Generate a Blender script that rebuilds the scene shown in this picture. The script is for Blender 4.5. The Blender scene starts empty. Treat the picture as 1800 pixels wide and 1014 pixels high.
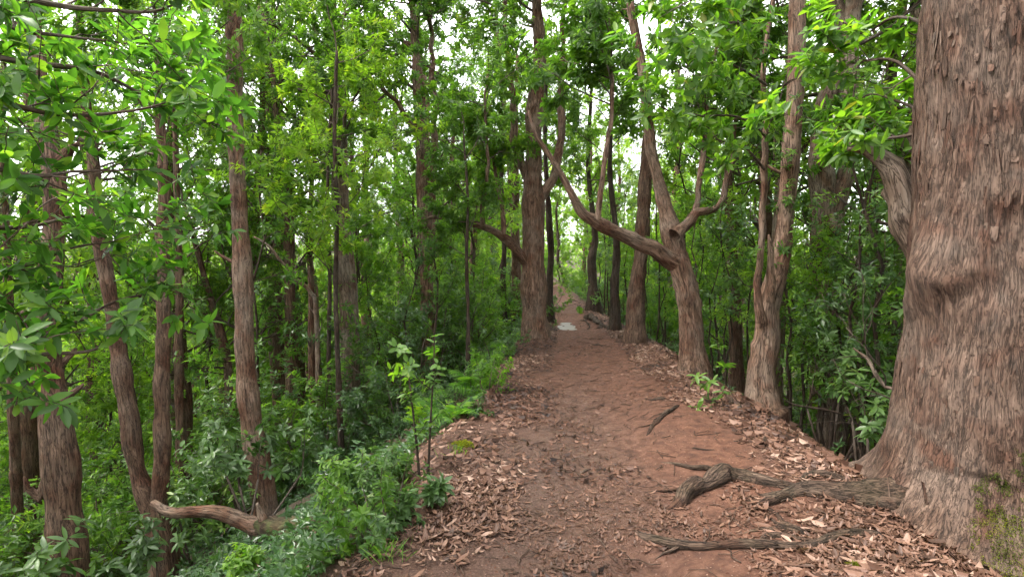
import bpy, math
import numpy as np
from mathutils import Vector, Matrix

# ------------------------------------------------------------------ camera, sky, sun, exposure
SC = bpy.context.scene
COL = SC.collection
PW, PH, FPX = 1800.0, 1014.0, 980.0          # photograph size and focal length in its pixels
CAM_Z = 1.55
PITCH = math.radians(3.3)
cam_d = bpy.data.cameras.new('camera')
cam_d.sensor_width = 36.0
cam_d.lens = 36.0 * FPX / PW
cam_d.clip_end = 3000.0
cam_d.clip_start = 0.05
cam = bpy.data.objects.new('camera', cam_d)
cam.location = (0, 0, CAM_Z)
cam.rotation_euler = (math.radians(90) - PITCH, 0, 0)
COL.objects.link(cam)
SC.camera = cam

SUN_EL, SUN_AZ = math.radians(58), math.radians(-95)   # azimuth from +Y towards +X
world = bpy.data.worlds.new('World')
SC.world = world
world.use_nodes = True
wn, wl = world.node_tree.nodes, world.node_tree.links
wn.clear()
w_out = wn.new('ShaderNodeOutputWorld')
w_bg = wn.new('ShaderNodeBackground')
w_sky = wn.new('ShaderNodeTexSky')
w_sky.sky_type = 'NISHITA'
w_sky.sun_disc = False
w_sky.sun_elevation = SUN_EL
w_sky.sun_rotation = SUN_AZ
w_sky.air_density = 1.0
w_sky.dust_density = 2.0
w_sky.ozone_density = 1.0
# thin high overcast: whitish cloud over the blue
w_tc = wn.new('ShaderNodeTexCoord')
w_no = wn.new('ShaderNodeTexNoise'); w_no.inputs['Scale'].default_value = 2.2; w_no.inputs['Detail'].default_value = 5
w_mr = wn.new('ShaderNodeMapRange')
w_mr.inputs[1].default_value = 0.35; w_mr.inputs[2].default_value = 0.7
w_mr.inputs[3].default_value = 0.62; w_mr.inputs[4].default_value = 0.97
w_mx = wn.new('ShaderNodeMix'); w_mx.data_type = 'RGBA'
w_mx.inputs[7].default_value = (16.6, 16.4, 16.6, 1)
wl.new(w_tc.outputs['Generated'], w_no.inputs['Vector'])
wl.new(w_no.outputs['Fac'], w_mr.inputs[0])
wl.new(w_mr.outputs[0], w_mx.inputs[0])
wl.new(w_sky.outputs[0], w_mx.inputs[6])
wl.new(w_mx.outputs[2], w_bg.inputs['Color'])
w_bg.inputs['Strength'].default_value = 0.052
wl.new(w_bg.outputs[0], w_out.inputs[0])

sun_d = bpy.data.lights.new('sun', 'SUN')
sun_d.energy = 1.5
sun_d.angle = math.radians(24)
sun_d.color = (1.0, 0.95, 0.87)
sun = bpy.data.objects.new('sun', sun_d)
_sd = Vector((math.sin(SUN_AZ) * math.cos(SUN_EL), math.cos(SUN_AZ) * math.cos(SUN_EL), math.sin(SUN_EL)))
sun.rotation_euler = _sd.to_track_quat('Z', 'Y').to_euler()
COL.objects.link(sun)

SC.view_settings.view_transform = 'Standard'
SC.view_settings.look = 'None'
SC.view_settings.exposure = 2.6
SC.view_settings.gamma = 1.0
SC.view_settings.use_curve_mapping = False
SC.render.engine = 'CYCLES'
SC.cycles.max_bounces = 5
SC.cycles.diffuse_bounces = 3
SC.cycles.glossy_bounces = 2
SC.cycles.transmission_bounces = 4
SC.cycles.transparent_max_bounces = 4
SC.cycles.caustics_reflective = False
SC.cycles.caustics_refractive = False
SC.cycles.use_denoising = True
SC.cycles.use_adaptive_sampling = True
SC.cycles.adaptive_threshold = 0.03
SC.cycles.sample_clamp_indirect = 6.0

# ------------------------------------------------------------------ small maths
RS = np.random.default_rng(11)
CP, SP = math.cos(PITCH), math.sin(PITCH)
UP = np.array([0, 0, 1.0])

def ray(px, py):
    a, b = (px - PW / 2) / FPX, -(py - PH / 2) / FPX
    return np.array([a, CP + b * SP, -SP + b * CP])

def at(px, py, Y):
    """The point at forward distance Y (metres) that the photograph shows at px, py."""
    d = ray(px, py)
    return np.array([0, 0, CAM_Z]) + d * (Y / d[1])

def project(p):
    p = np.asarray(p, float)
    x, y, z = p[..., 0], p[..., 1], p[..., 2] - CAM_Z
    f = y * CP - z * SP
    u = y * SP + z * CP
    f = np.where(f < 0.05, 0.05, f)
    return PW / 2 + FPX * x / f, PH / 2 - FPX * u / f, f

def nrm(v):
    v = np.asarray(v, float)
    return v / np.maximum(np.linalg.norm(v, axis=-1, keepdims=True), 1e-9)

def _hash(ix, iy, iz, seed):
    h = (ix.astype(np.uint32) * np.uint32(374761393) + iy.astype(np.uint32) * np.uint32(668265263)
         + iz.astype(np.uint32) * np.uint32(2147483647) + np.uint32((seed * 974634777) & 0xffffffff))
    h = (h ^ (h >> np.uint32(13))) * np.uint32(1274126177)
    h = h ^ (h >> np.uint32(16))
    h = h * np.uint32(2246822519)
    h = h ^ (h >> np.uint32(15))
    return h.astype(np.float64) / 4294967295.0 * 2 - 1

def vnoise(p, seed=0):
    p = np.asarray(p, float)
    i = np.floor(p).astype(np.int64)
    f = p - i
    f = f * f * (3 - 2 * f)
    out = 0
    for dx in (0, 1):
        wx = f[..., 0] if dx else 1 - f[..., 0]
        for dy in (0, 1):
            wy = f[..., 1] if dy else 1 - f[..., 1]
            for dz in (0, 1):
                wz = f[..., 2] if dz else 1 - f[..., 2]
                out = out + wx * wy * wz * _hash((i[..., 0] + dx) & 0xffffff, (i[..., 1] + dy) & 0xffffff, (i[..., 2] + dz) & 0xffffff, seed)
    return out

def fbm(p, seed=0, octv=4, gain=0.5):
    p = np.asarray(p, float)
    s, a, o = 0, 1.0, 0
    for k in range(octv):
        o = o + a * vnoise(p * (2.03 ** k) + 17.3 * k, seed + k)
        s += a; a *= gain
    return o / s

def sstep(a, b, x):
    t = np.clip((x - a) / (b - a), 0, 1)
    return t * t * (3 - 2 * t)

# ------------------------------------------------------------------ scene helpers
def link(o, parent=None):
    COL.objects.link(o)
    if parent is not None:
        o.parent = parent
    return o

def tag(o, label=None, cat=None, group=None, kind=None):
    if label: o['label'] = label
    if cat: o['category'] = cat
    if group: o['group'] = group
    if kind: o['kind'] = kind
    return o

def empty(name, loc, rz=0.0, s=1.0):
    o = bpy.data.objects.new(name, None)
    o.empty_display_size = 0.1
    o.location = Vector([float(c) for c in loc])
    o.rotation_euler = (0, 0, rz)
    o.scale = (s, s, s)
    return link(o)

def mesh_np(name, V, loops, sizes, mat=None, smooth=True, fattr=None, vattr=None):
    """Mesh from numpy arrays; loops is the flat vertex index list, sizes the corner count of each face."""
    me = bpy.data.meshes.new(name)
    V = np.asarray(V, np.float32)
    loops = np.asarray(loops, np.int32).ravel()
    sizes = np.asarray(sizes, np.int32).ravel()
    me.vertices.add(len(V)); me.vertices.foreach_set('co', V.ravel())
    me.loops.add(len(loops)); me.loops.foreach_set('vertex_index', loops)
    me.polygons.add(len(sizes))
    st = np.zeros(len(sizes), np.int32); st[1:] = np.cumsum(sizes)[:-1]
    me.polygons.foreach_set('loop_start', st)
    me.polygons.foreach_set('loop_total', sizes)
    me.polygons.foreach_set('use_smooth', np.full(len(sizes), bool(smooth)))
    for k, v in (fattr or {}).items():
        a = me.attributes.new(k, 'FLOAT', 'POINT'); a.data.foreach_set('value', np.asarray(v, np.float32).ravel())
    for k, v in (vattr or {}).items():
        a = me.attributes.new(k, 'FLOAT_VECTOR', 'POINT'); a.data.foreach_set('vector', np.asarray(v, np.float32).ravel())
    me.update(calc_edges=True)
    me.validate()
    if mat: me.materials.append(mat)
    return me

def child(name, me, parent, origin=(0, 0, 0)):
    """Mesh given in world coordinates put under an un-rotated parent Empty."""
    o = bpy.data.objects.new(name, me)
    return link(o, parent)

def grid_faces(nr, nc, closed):
    """Quads of an nr x nc vertex grid, rows joined along columns; closed wraps the columns."""
    r = np.arange(nr - 1)[:, None]
    c = np.arange(nc if closed else nc - 1)[None, :]
    c2 = (c + 1) % nc
    q = np.stack([r * nc + c, r * nc + c2, (r + 1) * nc + c2, (r + 1) * nc + c], -1)
    return q.reshape(-1, 4)

def resample(pts, rad, step):
    """Catmull-Rom through pts with radii, spaced about step metres."""
    pts = np.asarray(pts, float); rad = np.asarray(rad, float)
    if len(pts) < 2: return pts, rad
    P = np.vstack([2 * pts[0] - pts[1], pts, 2 * pts[-1] - pts[-2]])
    R = np.concatenate([[rad[0]], rad, [rad[-1]]])
    op, orr = [], []
    for i in range(1, len(P) - 2):
        L = np.linalg.norm(P[i + 1] - P[i]); n = max(1, int(round(L / step)))
        t = (np.arange(n) / n)[:, None]
        a, b, c, d = P[i - 1], P[i], P[i + 1], P[i + 2]
        op.append(0.5 * ((2 * b) + (c - a) * t + (2 * a - 5 * b + 4 * c - d) * t ** 2 + (3 * b - a - 3 * c + d) * t ** 3))
        orr.append(R[i] + (R[i + 1] - R[i]) * (t[:, 0] * t[:, 0] * (3 - 2 * t[:, 0]) * 0.5 + t[:, 0] * 0.5))
    op.append(P[-2][None]); orr.append([R[-2]])
    return np.vstack(op), np.concatenate(orr)

def sweep(pts, rad, nseg):
    """Ring vertices along pts: positions (n, nseg, 3), outward (n, nseg, 3), theta, arc length."""
    pts = np.asarray(pts, float); n = len(pts)
    T = np.gradient(pts, axis=0) if n > 2 else np.repeat((pts[-1] - pts[0])[None], n, 0)
    T = nrm(T)
    ref = np.array([0, 1.0, 0]) if abs(T[0][1]) < 0.9 else np.array([1.0, 0, 0])
    N = np.zeros((n, 3)); u = nrm(ref - T[0] * (ref @ T[0]))
    for i in range(n):
        u = u - T[i] * (u @ T[i]); u = u / max(np.linalg.norm(u), 1e-9); N[i] = u
    B = np.cross(T, N)
    th = np.arange(nseg) / nseg * 2 * math.pi
    out = N[:, None] * np.cos(th)[None, :, None] + B[:, None] * np.sin(th)[None, :, None]
    v = np.concatenate([[0], np.cumsum(np.linalg.norm(np.diff(pts, axis=0), axis=1))])
    return pts[:, None] + out * np.asarray(rad)[:, None, None], out, th, v

class Geo:
    """Collects pieces of one mesh."""
    def __init__(self): self.V, self.L, self.S, self.bk, self.n = [], [], [], [], 0
    def add(self, V, F, bk=None):
        V = np.asarray(V, float).reshape(-1, 3); F = np.asarray(F)
        self.V.append(V); self.L.append((F + self.n).ravel()); self.S.append(np.full(len(F), F.shape[1]))
        self.bk.append(V if bk is None else np.asarray(bk).reshape(-1, 3)); self.n += len(V)
    def tube(self, pts, rad, nseg=6, voff=0.0, cap=True):
        pts = np.asarray(pts, float); rad = np.asarray(rad, float)
        V, out, th, v = sweep(pts, rad, nseg)
        bk = np.stack([np.cos(th)[None] * rad[:, None], np.sin(th)[None] * rad[:, None], np.repeat((v + voff)[:, None], nseg, 1)], -1)
        self.add(V, grid_faces(len(pts), nseg, True), bk)
        if cap:
            k = self.n - nseg
            self.L.append(np.arange(k, k + nseg)); self.S.append(np.array([nseg]))
    def mesh(self, name, mat, smooth=True):
        return mesh_np(name, np.vstack(self.V), np.concatenate(self.L), np.concatenate(self.S), mat, smooth, vattr={'bk': np.vstack(self.bk)})

def bark_tube(geo, pts, rad, nseg=28, step=0.06, amp=0.012, seed=1, knobs=0, lump=0.07, kink=0.0):
    """A trunk or limb with a fissured, lumpy skin."""
    pts, rad = resample(pts, rad, step)
    if kink:
        L0 = np.concatenate([[0], np.cumsum(np.linalg.norm(np.diff(pts, axis=0), axis=1))])
        w0 = np.stack([L0 / max(6 * rad.mean(), .12), 0 * L0 + seed * .7, 0 * L0], -1); en = sstep(0, .12, np.minimum(L0, L0[-1] - L0) / max(L0[-1], 1e-6))
        pts = pts + np.stack([fbm(w0 + 13 * k_, seed + k_, 2) for k_ in range(3)], -1) * (kink * 2 * rad * en)[:, None]
        rad = rad * (1 + .22 * fbm(w0 * 1.6 + 50, seed + 9, 2))
    V, out, th, v = sweep(pts, rad, nseg)
    c, s = np.cos(th)[None], np.sin(th)[None]
    r = rad[:, None]
    vv = np.repeat(v[:, None], nseg, 1)
    q = np.stack([c * r, s * r, vv], -1)
    low = fbm(np.stack([c * 1.1 + 0 * vv, s * 1.1 + 0 * vv, vv * 1.6], -1) + seed * 3.7, seed, 3)
    F1 = 22.0
    rid = 1 - np.abs(fbm(q * [F1, F1, F1 * 0.16] + seed, seed + 5, 3)) * 2.2
    d = low * r * lump + amp * (rid - 0.75) * np.clip(r / 0.15, 0.25, 1.2)
    rs = np.random.default_rng(seed + 900)
    for k in range(knobs):
        t0, v0 = rs.uniform(0, 2 * math.pi), rs.uniform(0.1, 0.95) * v[-1]
        i = np.searchsorted(v, v0); rr = rad[min(i, len(rad) - 1)]
        w = rr * rs.uniform(0.25, 0.5)
        dt = (th[None] - t0 + math.pi) % (2 * math.pi) - math.pi
        g = np.exp(-((dt * rr) ** 2 + (vv - v0) ** 2) / (w * w))
        d = d + g * rr * rs.uniform(0.12, 0.3)
    V = V + out * d[..., None]
    geo.add(V, grid_faces(len(pts), nseg, True), q)
    k = geo.n - nseg
    geo.L.append(np.arange(k, k + nseg)); geo.S.append(np.array([nseg]))
    return pts, rad

# ------------------------------------------------------------------ materials
def new_mat(name):
    m = bpy.data.materials.new(name); m.use_nodes = True
    m.node_tree.nodes.clear()
    return m, m.node_tree.nodes, m.node_tree.links

def ramp(nodes, stops):
    r = nodes.new('ShaderNodeValToRGB')
    e = r.color_ramp.elements
    while len(e) < len(stops): e.new(0.5)
    for i, (p, c) in enumerate(stops):
        e[i].position = p; e[i].color = (*c, 1)
    return r

def leaf_mat(name, stops, trans_gain=2.2, trans=0.42, rough=0.42, obj_var=0.25, obj_full=False, spec=0.4, under=(0.16, 0.24, 0.09)):
    m, n, l = new_mat(name)
    out = n.new('ShaderNodeOutputMaterial')
    at_ = n.new('ShaderNodeAttribute'); at_.attribute_name = 'rnd'
    oi = n.new('ShaderNodeObjectInfo')
    fac = n.new('ShaderNodeMath'); fac.operation = 'MULTIPLY_ADD'
    l.new(oi.outputs['Random'], fac.inputs[0])
    fac.inputs[1].default_value = 0.96 if obj_full else obj_var
    if obj_full:
        fac.inputs[2].default_value = 0.02
        src = fac.outputs[0]
    else:
        sub = n.new('ShaderNodeMath'); sub.operation = 'MULTIPLY_ADD'
        sub.inputs[1].default_value = 1.0 - obj_var * 0.5; sub.inputs[2].default_value = -obj_var * 0.25
        l.new(at_.outputs['Fac'], sub.inputs[0]); l.new(sub.outputs[0], fac.inputs[2])
        src = fac.outputs[0]
    r = ramp(n, stops)
    l.new(src, r.inputs[0])
    col = r.outputs[0]
    geo = n.new('ShaderNodeNewGeometry')
    # undersides are paler and duller
    mixb = n.new('ShaderNodeMix'); mixb.data_type = 'RGBA'; mixb.blend_type = 'MIX'
    mixb.inputs[7].default_value = (*under, 1)
    mb = n.new('ShaderNodeMath'); mb.operation = 'MULTIPLY'; mb.inputs[1].default_value = 0.22
    l.new(geo.outputs['Backfacing'], mb.inputs[0]); l.new(mb.outputs[0], mixb.inputs[0]); l.new(col, mixb.inputs[6])
    p = n.new('ShaderNodeBsdfPrincipled')
    l.new(mixb.outputs[2], p.inputs['Base Color'])
    p.inputs['Roughness'].default_value = rough
    p.inputs['Specular IOR Level'].default_value = spec
    t = n.new('ShaderNodeBsdfTranslucent')
    g = n.new('ShaderNodeMix'); g.data_type = 'RGBA'; g.blend_type = 'MULTIPLY'; g.inputs[0].default_value = 1.0
    g.inputs[7].default_value = (trans_gain * 1.05, trans_gain * 1.15, trans_gain * 0.45, 1)
    l.new(col, g.inputs[6]); l.new(g.outputs[2], t.inputs['Color'])
    mx = n.new('ShaderNodeMixShader'); mx.inputs[0].default_value = trans
    l.new(p.outputs[0], mx.inputs[1]); l.new(t.outputs[0], mx.inputs[2])
    l.new(mx.outputs[0], out.inputs[0])
    return m

def bark_mat(name, dark, mid, light, scale=1.0, bump=0.5, grey=(0.33, 0.29, 0.26), grey_amt=0.35, moss=0.0, crack=0.22, zs=1.0):
    m, n, l = new_mat(name)
    out = n.new('ShaderNodeOutputMaterial')
    p = n.new('ShaderNodeBsdfPrincipled'); p.inputs['Roughness'].default_value = 0.88
    p.inputs['Specular IOR Level'].default_value = 0.25
    a = n.new('ShaderNodeAttribute'); a.attribute_name = 'bk'
    oi = n.new('ShaderNodeObjectInfo')
    mp = n.new('ShaderNodeMapping'); mp.inputs['Scale'].default_value = (26 * scale, 26 * scale, 4.2 * scale * zs)
    add = n.new('ShaderNodeVectorMath'); add.operation = 'ADD'
    sc = n.new('ShaderNodeVectorMath'); sc.operation = 'SCALE'; sc.inputs['Scale'].default_value = 9.0
    cmb = n.new('ShaderNodeCombineXYZ')
    l.new(oi.outputs['Random'], cmb.inputs[2]); l.new(cmb.outputs[0], sc.inputs[0])
    l.new(a.outputs['Vector'], add.inputs[0]); l.new(sc.outputs[0], add.inputs[1])
    l.new(add.outputs[0], mp.inputs[0])
    n1 = n.new('ShaderNodeTexNoise'); n1.inputs['Scale'].default_value = 1.0; n1.inputs['Detail'].default_value = 7
    n1.inputs['Roughness'].default_value = 0.62; n1.inputs['Distortion'].default_value = 0.7
    l.new(mp.outputs[0], n1.inputs['Vector'])
    mp2 = n.new('ShaderNodeMapping'); mp2.inputs['Scale'].default_value = (34 * scale, 34 * scale, 3.4 * scale * zs)
    l.new(add.outputs[0], mp2.inputs[0])
    vo = n.new('ShaderNodeTexNoise'); vo.inputs['Scale'].default_value = 1.0; vo.inputs['Detail'].default_value = 4
    vo.inputs['Roughness'].default_value = 0.6; vo.inputs['Distortion'].default_value = 1.3
    l.new(mp2.outputs[0], vo.inputs['Vector'])
    vs = n.new('ShaderNodeMath'); vs.operation = 'SUBTRACT'; vs.inputs[1].default_value = 0.5; l.new(vo.outputs['Fac'], vs.inputs[0])
    va = n.new('ShaderNodeMath'); va.operation = 'ABSOLUTE'; l.new(vs.outputs[0], va.inputs[0])
    n2 = n.new('ShaderNodeTexNoise'); n2.inputs['Scale'].default_value = 2.3; n2.inputs['Detail'].default_value = 4
    l.new(add.outputs[0], n2.inputs['Vector'])
    r = ramp(n, [(0.28, dark), (0.5, mid), (0.74, light)])
    l.new(n1.outputs['Fac'], r.inputs[0])
    mg = n.new('ShaderNodeMix'); mg.data_type = 'RGBA'; mg.inputs[7].default_value = (*grey, 1)
    gr = n.new('ShaderNodeMapRange'); gr.inputs[1].default_value = 0.42; gr.inputs[2].default_value = 0.66; gr.inputs[4].default_value = grey_amt
    l.new(n2.outputs['Fac'], gr.inputs[0]); l.new(gr.outputs[0], mg.inputs[0]); l.new(r.outputs[0], mg.inputs[6])
    n4 = n.new('ShaderNodeTexNoise'); n4.inputs['Scale'].default_value = 3.6; n4.inputs['Detail'].default_value = 5; n4.inputs['Distortion'].default_value = 0.6
    sh4 = n.new('ShaderNodeVectorMath'); sh4.operation = 'ADD'; sh4.inputs[1].default_value = (7.7, 3.1, 5.5)
    l.new(add.outputs[0], sh4.inputs[0]); l.new(sh4.outputs[0], n4.inputs['Vector'])
    g4 = n.new('ShaderNodeMapRange'); g4.inputs[1].default_value = 0.5; g4.inputs[2].default_value = 0.68; g4.inputs[4].default_value = 0.8
    l.new(n4.outputs['Fac'], g4.inputs[0])
    mr4 = n.new('ShaderNodeMix'); mr4.data_type = 'RGBA'; mr4.blend_type = 'MULTIPLY'; mr4.inputs[7].default_value = (0.66, 0.42, 0.33, 1)
    l.new(g4.outputs[0], mr4.inputs[0]); l.new(mg.outputs[2], mr4.inputs[6])
    mg = mr4
    cr = n.new('ShaderNodeMapRange'); cr.inputs[1].default_value = 0.0; cr.inputs[2].default_value = 0.045
    cr.inputs[3].default_value = crack; cr.inputs[4].default_value = 1.0
    l.new(va.outputs[0], cr.inputs[0])
    mk = n.new('ShaderNodeMix'); mk.data_type = 'RGBA'; mk.blend_type = 'MULTIPLY'; mk.inputs[0].default_value = 1
    l.new(mg.outputs[2], mk.inputs[6]); l.new(cr.outputs[0], mk.inputs[7])
    col = mk.outputs[2]
    if moss > 0:
        mm = n.new('ShaderNodeMix'); mm.data_type = 'RGBA'; mm.inputs[7].default_value = (0.06, 0.085, 0.02, 1)
        n3 = n.new('ShaderNodeTexNoise'); n3.inputs['Scale'].default_value = 5.0; n3.inputs['Detail'].default_value = 5
        l.new(add.outputs[0], n3.inputs['Vector'])
        g3 = n.new('ShaderNodeMapRange'); g3.inputs[1].default_value = 0.5; g3.inputs[2].default_value = 0.66; g3.inputs[4].default_value = moss
        l.new(n3.outputs['Fac'], g3.inputs[0]); l.new(g3.outputs[0], mm.inputs[0]); l.new(col, mm.inputs[6])
        col = mm.outputs[2]
    l.new(col, p.inputs['Base Color'])
    hs = n.new('ShaderNodeMath'); hs.operation = 'MULTIPLY_ADD'; hs.inputs[1].default_value = 0.45
    l.new(cr.outputs[0], hs.inputs[0]); l.new(n1.outputs['Fac'], hs.inputs[2])
    b = n.new('ShaderNodeBump'); b.inputs['Strength'].default_value = bump; b.inputs['Distance'].default_value = 0.02
    l.new(hs.outputs[0], b.inputs['Height']); l.new(b.outputs[0], p.inputs['Normal'])
    l.new(p.outputs[0], out.inputs[0])
    return m

def soil_mat():
    m, n, l = new_mat('soil')
    out = n.new('ShaderNodeOutputMaterial')
    p = n.new('ShaderNodeBsdfPrincipled'); p.inputs['Specular IOR Level'].default_value = 0.35
    tc = n.new('ShaderNodeNewGeometry')
    pos = tc.outputs['Position']
    pm = n.new('ShaderNodeAttribute'); pm.attribute_name = 'dirt'      # 1 on the trodden dirt
    lm = n.new('ShaderNodeAttribute'); lm.attribute_name = 'slope'     # 1 down the forest slopes
    def noise(s, d=6, r=0.6, dist=0.0):
        t = n.new('ShaderNodeTexNoise'); t.inputs['Scale'].default_value = s; t.inputs['Detail'].default_value = d
        t.inputs['Roughness'].default_value = r; t.inputs['Distortion'].default_value = dist
        l.new(pos, t.inputs['Vector']); return t
    nA, nB, nC = noise(1.3, 5), noise(11, 8, 0.72, 0.4), noise(70, 6, 0.75)
    r1 = ramp(n, [(0.28, (0.036, 0.0145, 0.0085)), (0.5, (0.108, 0.045, 0.026)), (0.72, (0.195, 0.093, 0.057))])
    l.new(nB.outputs['Fac'], r1.inputs[0])
    r2 = ramp(n, [(0.3, (0.03, 0.016, 0.011)), (0.5, (0.085, 0.044, 0.03)), (0.72, (0.2, 0.115, 0.08))])
    l.new(nC.outputs['Fac'], r2.inputs[0])
    r3 = ramp(n, [(0.3, (0.022, 0.016, 0.011)), (0.55, (0.06, 0.042, 0.028)), (0.78, (0.055, 0.07, 0.025))])
    l.new(nB.outputs['Fac'], r3.inputs[0])
    ms = n.new('ShaderNodeMix'); ms.data_type = 'RGBA'
    f = n.new('ShaderNodeMath'); f.operation = 'MULTIPLY_ADD'; f.inputs[1].default_value = 1.6; f.inputs[2].default_value = -0.8
    l.new(nA.outputs['Fac'], f.inputs[0])
    f2 = n.new('ShaderNodeMath'); f2.operation = 'ADD'; f2.use_clamp = True
    l.new(f.outputs[0], f2.inputs[0]); l.new(pm.outputs['Fac'], f2.inputs[1])
    l.new(f2.outputs[0], ms.inputs[0]); l.new(r2.outputs[0], ms.inputs[6]); l.new(r1.outputs[0], ms.inputs[7])
    mz = n.new('ShaderNodeMix'); mz.data_type = 'RGBA'
    l.new(lm.outputs['Fac'], mz.inputs[0]); l.new(ms.outputs[2], mz.inputs[6]); l.new(r3.outputs[0], mz.inputs[7])
    # crumbs and flecks of broken leaf trodden into the dirt
    vo = n.new('ShaderNodeTexVoronoi'); vo.inputs['Scale'].default_value = 48
    l.new(pos, vo.inputs['Vector'])
    fl = n.new('ShaderNodeMapRange'); fl.inputs[1].default_value = 0.28; fl.inputs[2].default_value = 0.12
    l.new(vo.outputs['Distance'], fl.inputs[0])
    vsep = n.new('ShaderNodeSeparateColor'); l.new(vo.outputs['Color'], vsep.inputs[0])
    th = n.new('ShaderNodeMath'); th.operation = 'GREATER_THAN'; th.inputs[1].default_value = 0.62
    l.new(vsep.outputs[0], th.inputs[0])
    ff = n.new('ShaderNodeMath'); ff.operation = 'MULTIPLY'; l.new(fl.outputs[0], ff.inputs[0]); l.new(th.outputs[0], ff.inputs[1])
    fr = ramp(n, [(0.0, (0.06, 0.03, 0.02)), (0.6, (0.3, 0.17, 0.12)), (1.0, (0.42, 0.27, 0.2))])
    l.new(vsep.outputs[1], fr.inputs[0])
    mf = n.new('ShaderNodeMix'); mf.data_type = 'RGBA'
    fm = n.new('ShaderNodeMath'); fm.operation = 'MULTIPLY'; fm.inputs[1].default_value = 0.75
    l.new(ff.outputs[0], fm.inputs[0])
    l.new(fm.outputs[0], mf.inputs[0]); l.new(mz.outputs[2], mf.inputs[6]); l.new(fr.outputs[0], mf.inputs[7])
    wt0 = n.new('ShaderNodeAttribute'); wt0.attribute_name = 'wet'
    wm = n.new('ShaderNodeMath'); wm.operation = 'MULTIPLY'; l.new(wt0.outputs['Fac'], wm.inputs[0]); l.new(nA.outputs['Fac'], wm.inputs[1])
    mw = n.new('ShaderNodeMix'); mw.data_type = 'RGBA'; mw.blend_type = 'MULTIPLY'; mw.inputs[7].default_value = (0.5, 0.72, 0.92, 1)
    l.new(wm.outputs[0], mw.inputs[0]); l.new(mf.outputs[2], mw.inputs[6])
    l.new(mw.outputs[2], p.inputs['Base Color'])
    # damp, trodden hollows are glossier
    wet = n.new('ShaderNodeAttribute'); wet.attribute_name = 'wet'
    rr = n.new('ShaderNodeMath'); rr.operation = 'MULTIPLY_ADD'; rr.inputs[1].default_value = 0.9
    wsum = n.new('ShaderNodeMath'); wsum.operation = 'MULTIPLY'; l.new(wet.outputs['Fac'], wsum.inputs[0]); l.new(nB.outputs['Fac'], wsum.inputs[1])
    wr = n.new('ShaderNodeMapRange'); wr.inputs[1].default_value = 0.25; wr.inputs[2].default_value = 0.5; wr.inputs[3].default_value = 0.92; wr.inputs[4].default_value = 0.36
    l.new(wsum.outputs[0], wr.inputs[0]); l.new(wr.outputs[0], p.inputs['Roughness'])
    h = n.new('ShaderNodeMath'); h.operation = 'MULTIPLY_ADD'; h.inputs[1].default_value = 0.6
    l.new(nC.outputs['Fac'], h.inputs[0]); l.new(nB.outputs['Fac'], h.inputs[2])
    h2 = n.new('ShaderNodeMath'); h2.operation = 'MULTIPLY_ADD'; h2.inputs[1].default_value = 0.25
    l.new(ff.outputs[0], h2.inputs[0]); l.new(h.outputs[0], h2.inputs[2])
    b = n.new('ShaderNodeBump'); b.inputs['Strength'].default_value = 0.8; b.inputs['Distance'].default_value = 0.035
    l.new(h2.outputs[0], b.inputs['Height']); l.new(b.outputs[0], p.inputs['Normal'])
    l.new(p.outputs[0], out.inputs[0])
    return m

def water_mat():
    m, n, l = new_mat('puddle_water')
    out = n.new('ShaderNodeOutputMaterial')
    p = n.new('ShaderNodeBsdfPrincipled')
    p.inputs['Base Color'].default_value = (0.12, 0.1, 0.085, 1); p.inputs['Roughness'].default_value = 0.42
    p.inputs['Specular IOR Level'].default_value = 0.3
    t = n.new('ShaderNodeTexNoise'); t.inputs['Scale'].default_value = 6
    b = n.new('ShaderNodeBump'); b.inputs['Strength'].default_value = 0.15; b.inputs['Distance'].default_value = 0.02
    l.new(t.outputs['Fac'], b.inputs['Height']); l.new(b.outputs[0], p.inputs['Normal']); l.new(p.outputs[0], out.inputs[0])
    return m

M = {}
M['soil'] = soil_mat()
M['water'] = water_mat()
M['bark'] = bark_mat('bark', (0.026, 0.0135, 0.0085), (0.115, 0.064, 0.041), (0.235, 0.145, 0.1), 1.0, 0.9, (0.21, 0.165, 0.13), 0.35)
M['bark_pink'] = bark_mat('bark_pink', (0.035, 0.018, 0.012), (0.165, 0.095, 0.062), (0.31, 0.2, 0.145), 1.0, 0.9, (0.29, 0.24, 0.195), 0.45)
M['bark_dark'] = bark_mat('bark_dark', (0.014, 0.009, 0.006), (0.05, 0.032, 0.022), (0.11, 0.075, 0.054), 1.0, 0.8, (0.11, 0.095, 0.075), 0.35)
M['bark_pale'] = bark_mat('bark_pale', (0.045, 0.028, 0.02), (0.17, 0.115, 0.083), (0.32, 0.24, 0.185), 0.8, 0.7, (0.33, 0.285, 0.24), 0.5)
M['bark_near'] = bark_mat('bark_near', (0.014, 0.0075, 0.005), (0.088, 0.051, 0.035), (0.195, 0.128, 0.094), 1.35, 1.0, (0.18, 0.143, 0.118), 0.4, crack=0.52, zs=1.25)
M['root'] = bark_mat('root_bark', (0.014, 0.008, 0.0055), (0.066, 0.039, 0.026), (0.15, 0.1, 0.072), 1.8, 1.0, (0.12, 0.095, 0.075), 0.3, 0.07)
M['log_moss'] = bark_mat('rotten_log', (0.012, 0.008, 0.006), (0.05, 0.03, 0.02), (0.12, 0.075, 0.05), 1.2, 0.9, (0.1, 0.1, 0.04), 0.5, 0.9)
M['twig'] = bark_mat('twig', (0.022, 0.014, 0.01), (0.065, 0.043, 0.03), (0.13, 0.092, 0.066), 2.0, 0.2)
M['leaf'] = leaf_mat('canopy_leaf', [(0.0, (0.024, 0.06, 0.01)), (0.45, (0.06, 0.13, 0.017)), (0.85, (0.12, 0.21, 0.024)), (1.0, (0.2, 0.25, 0.028))], trans=0.48)
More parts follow.
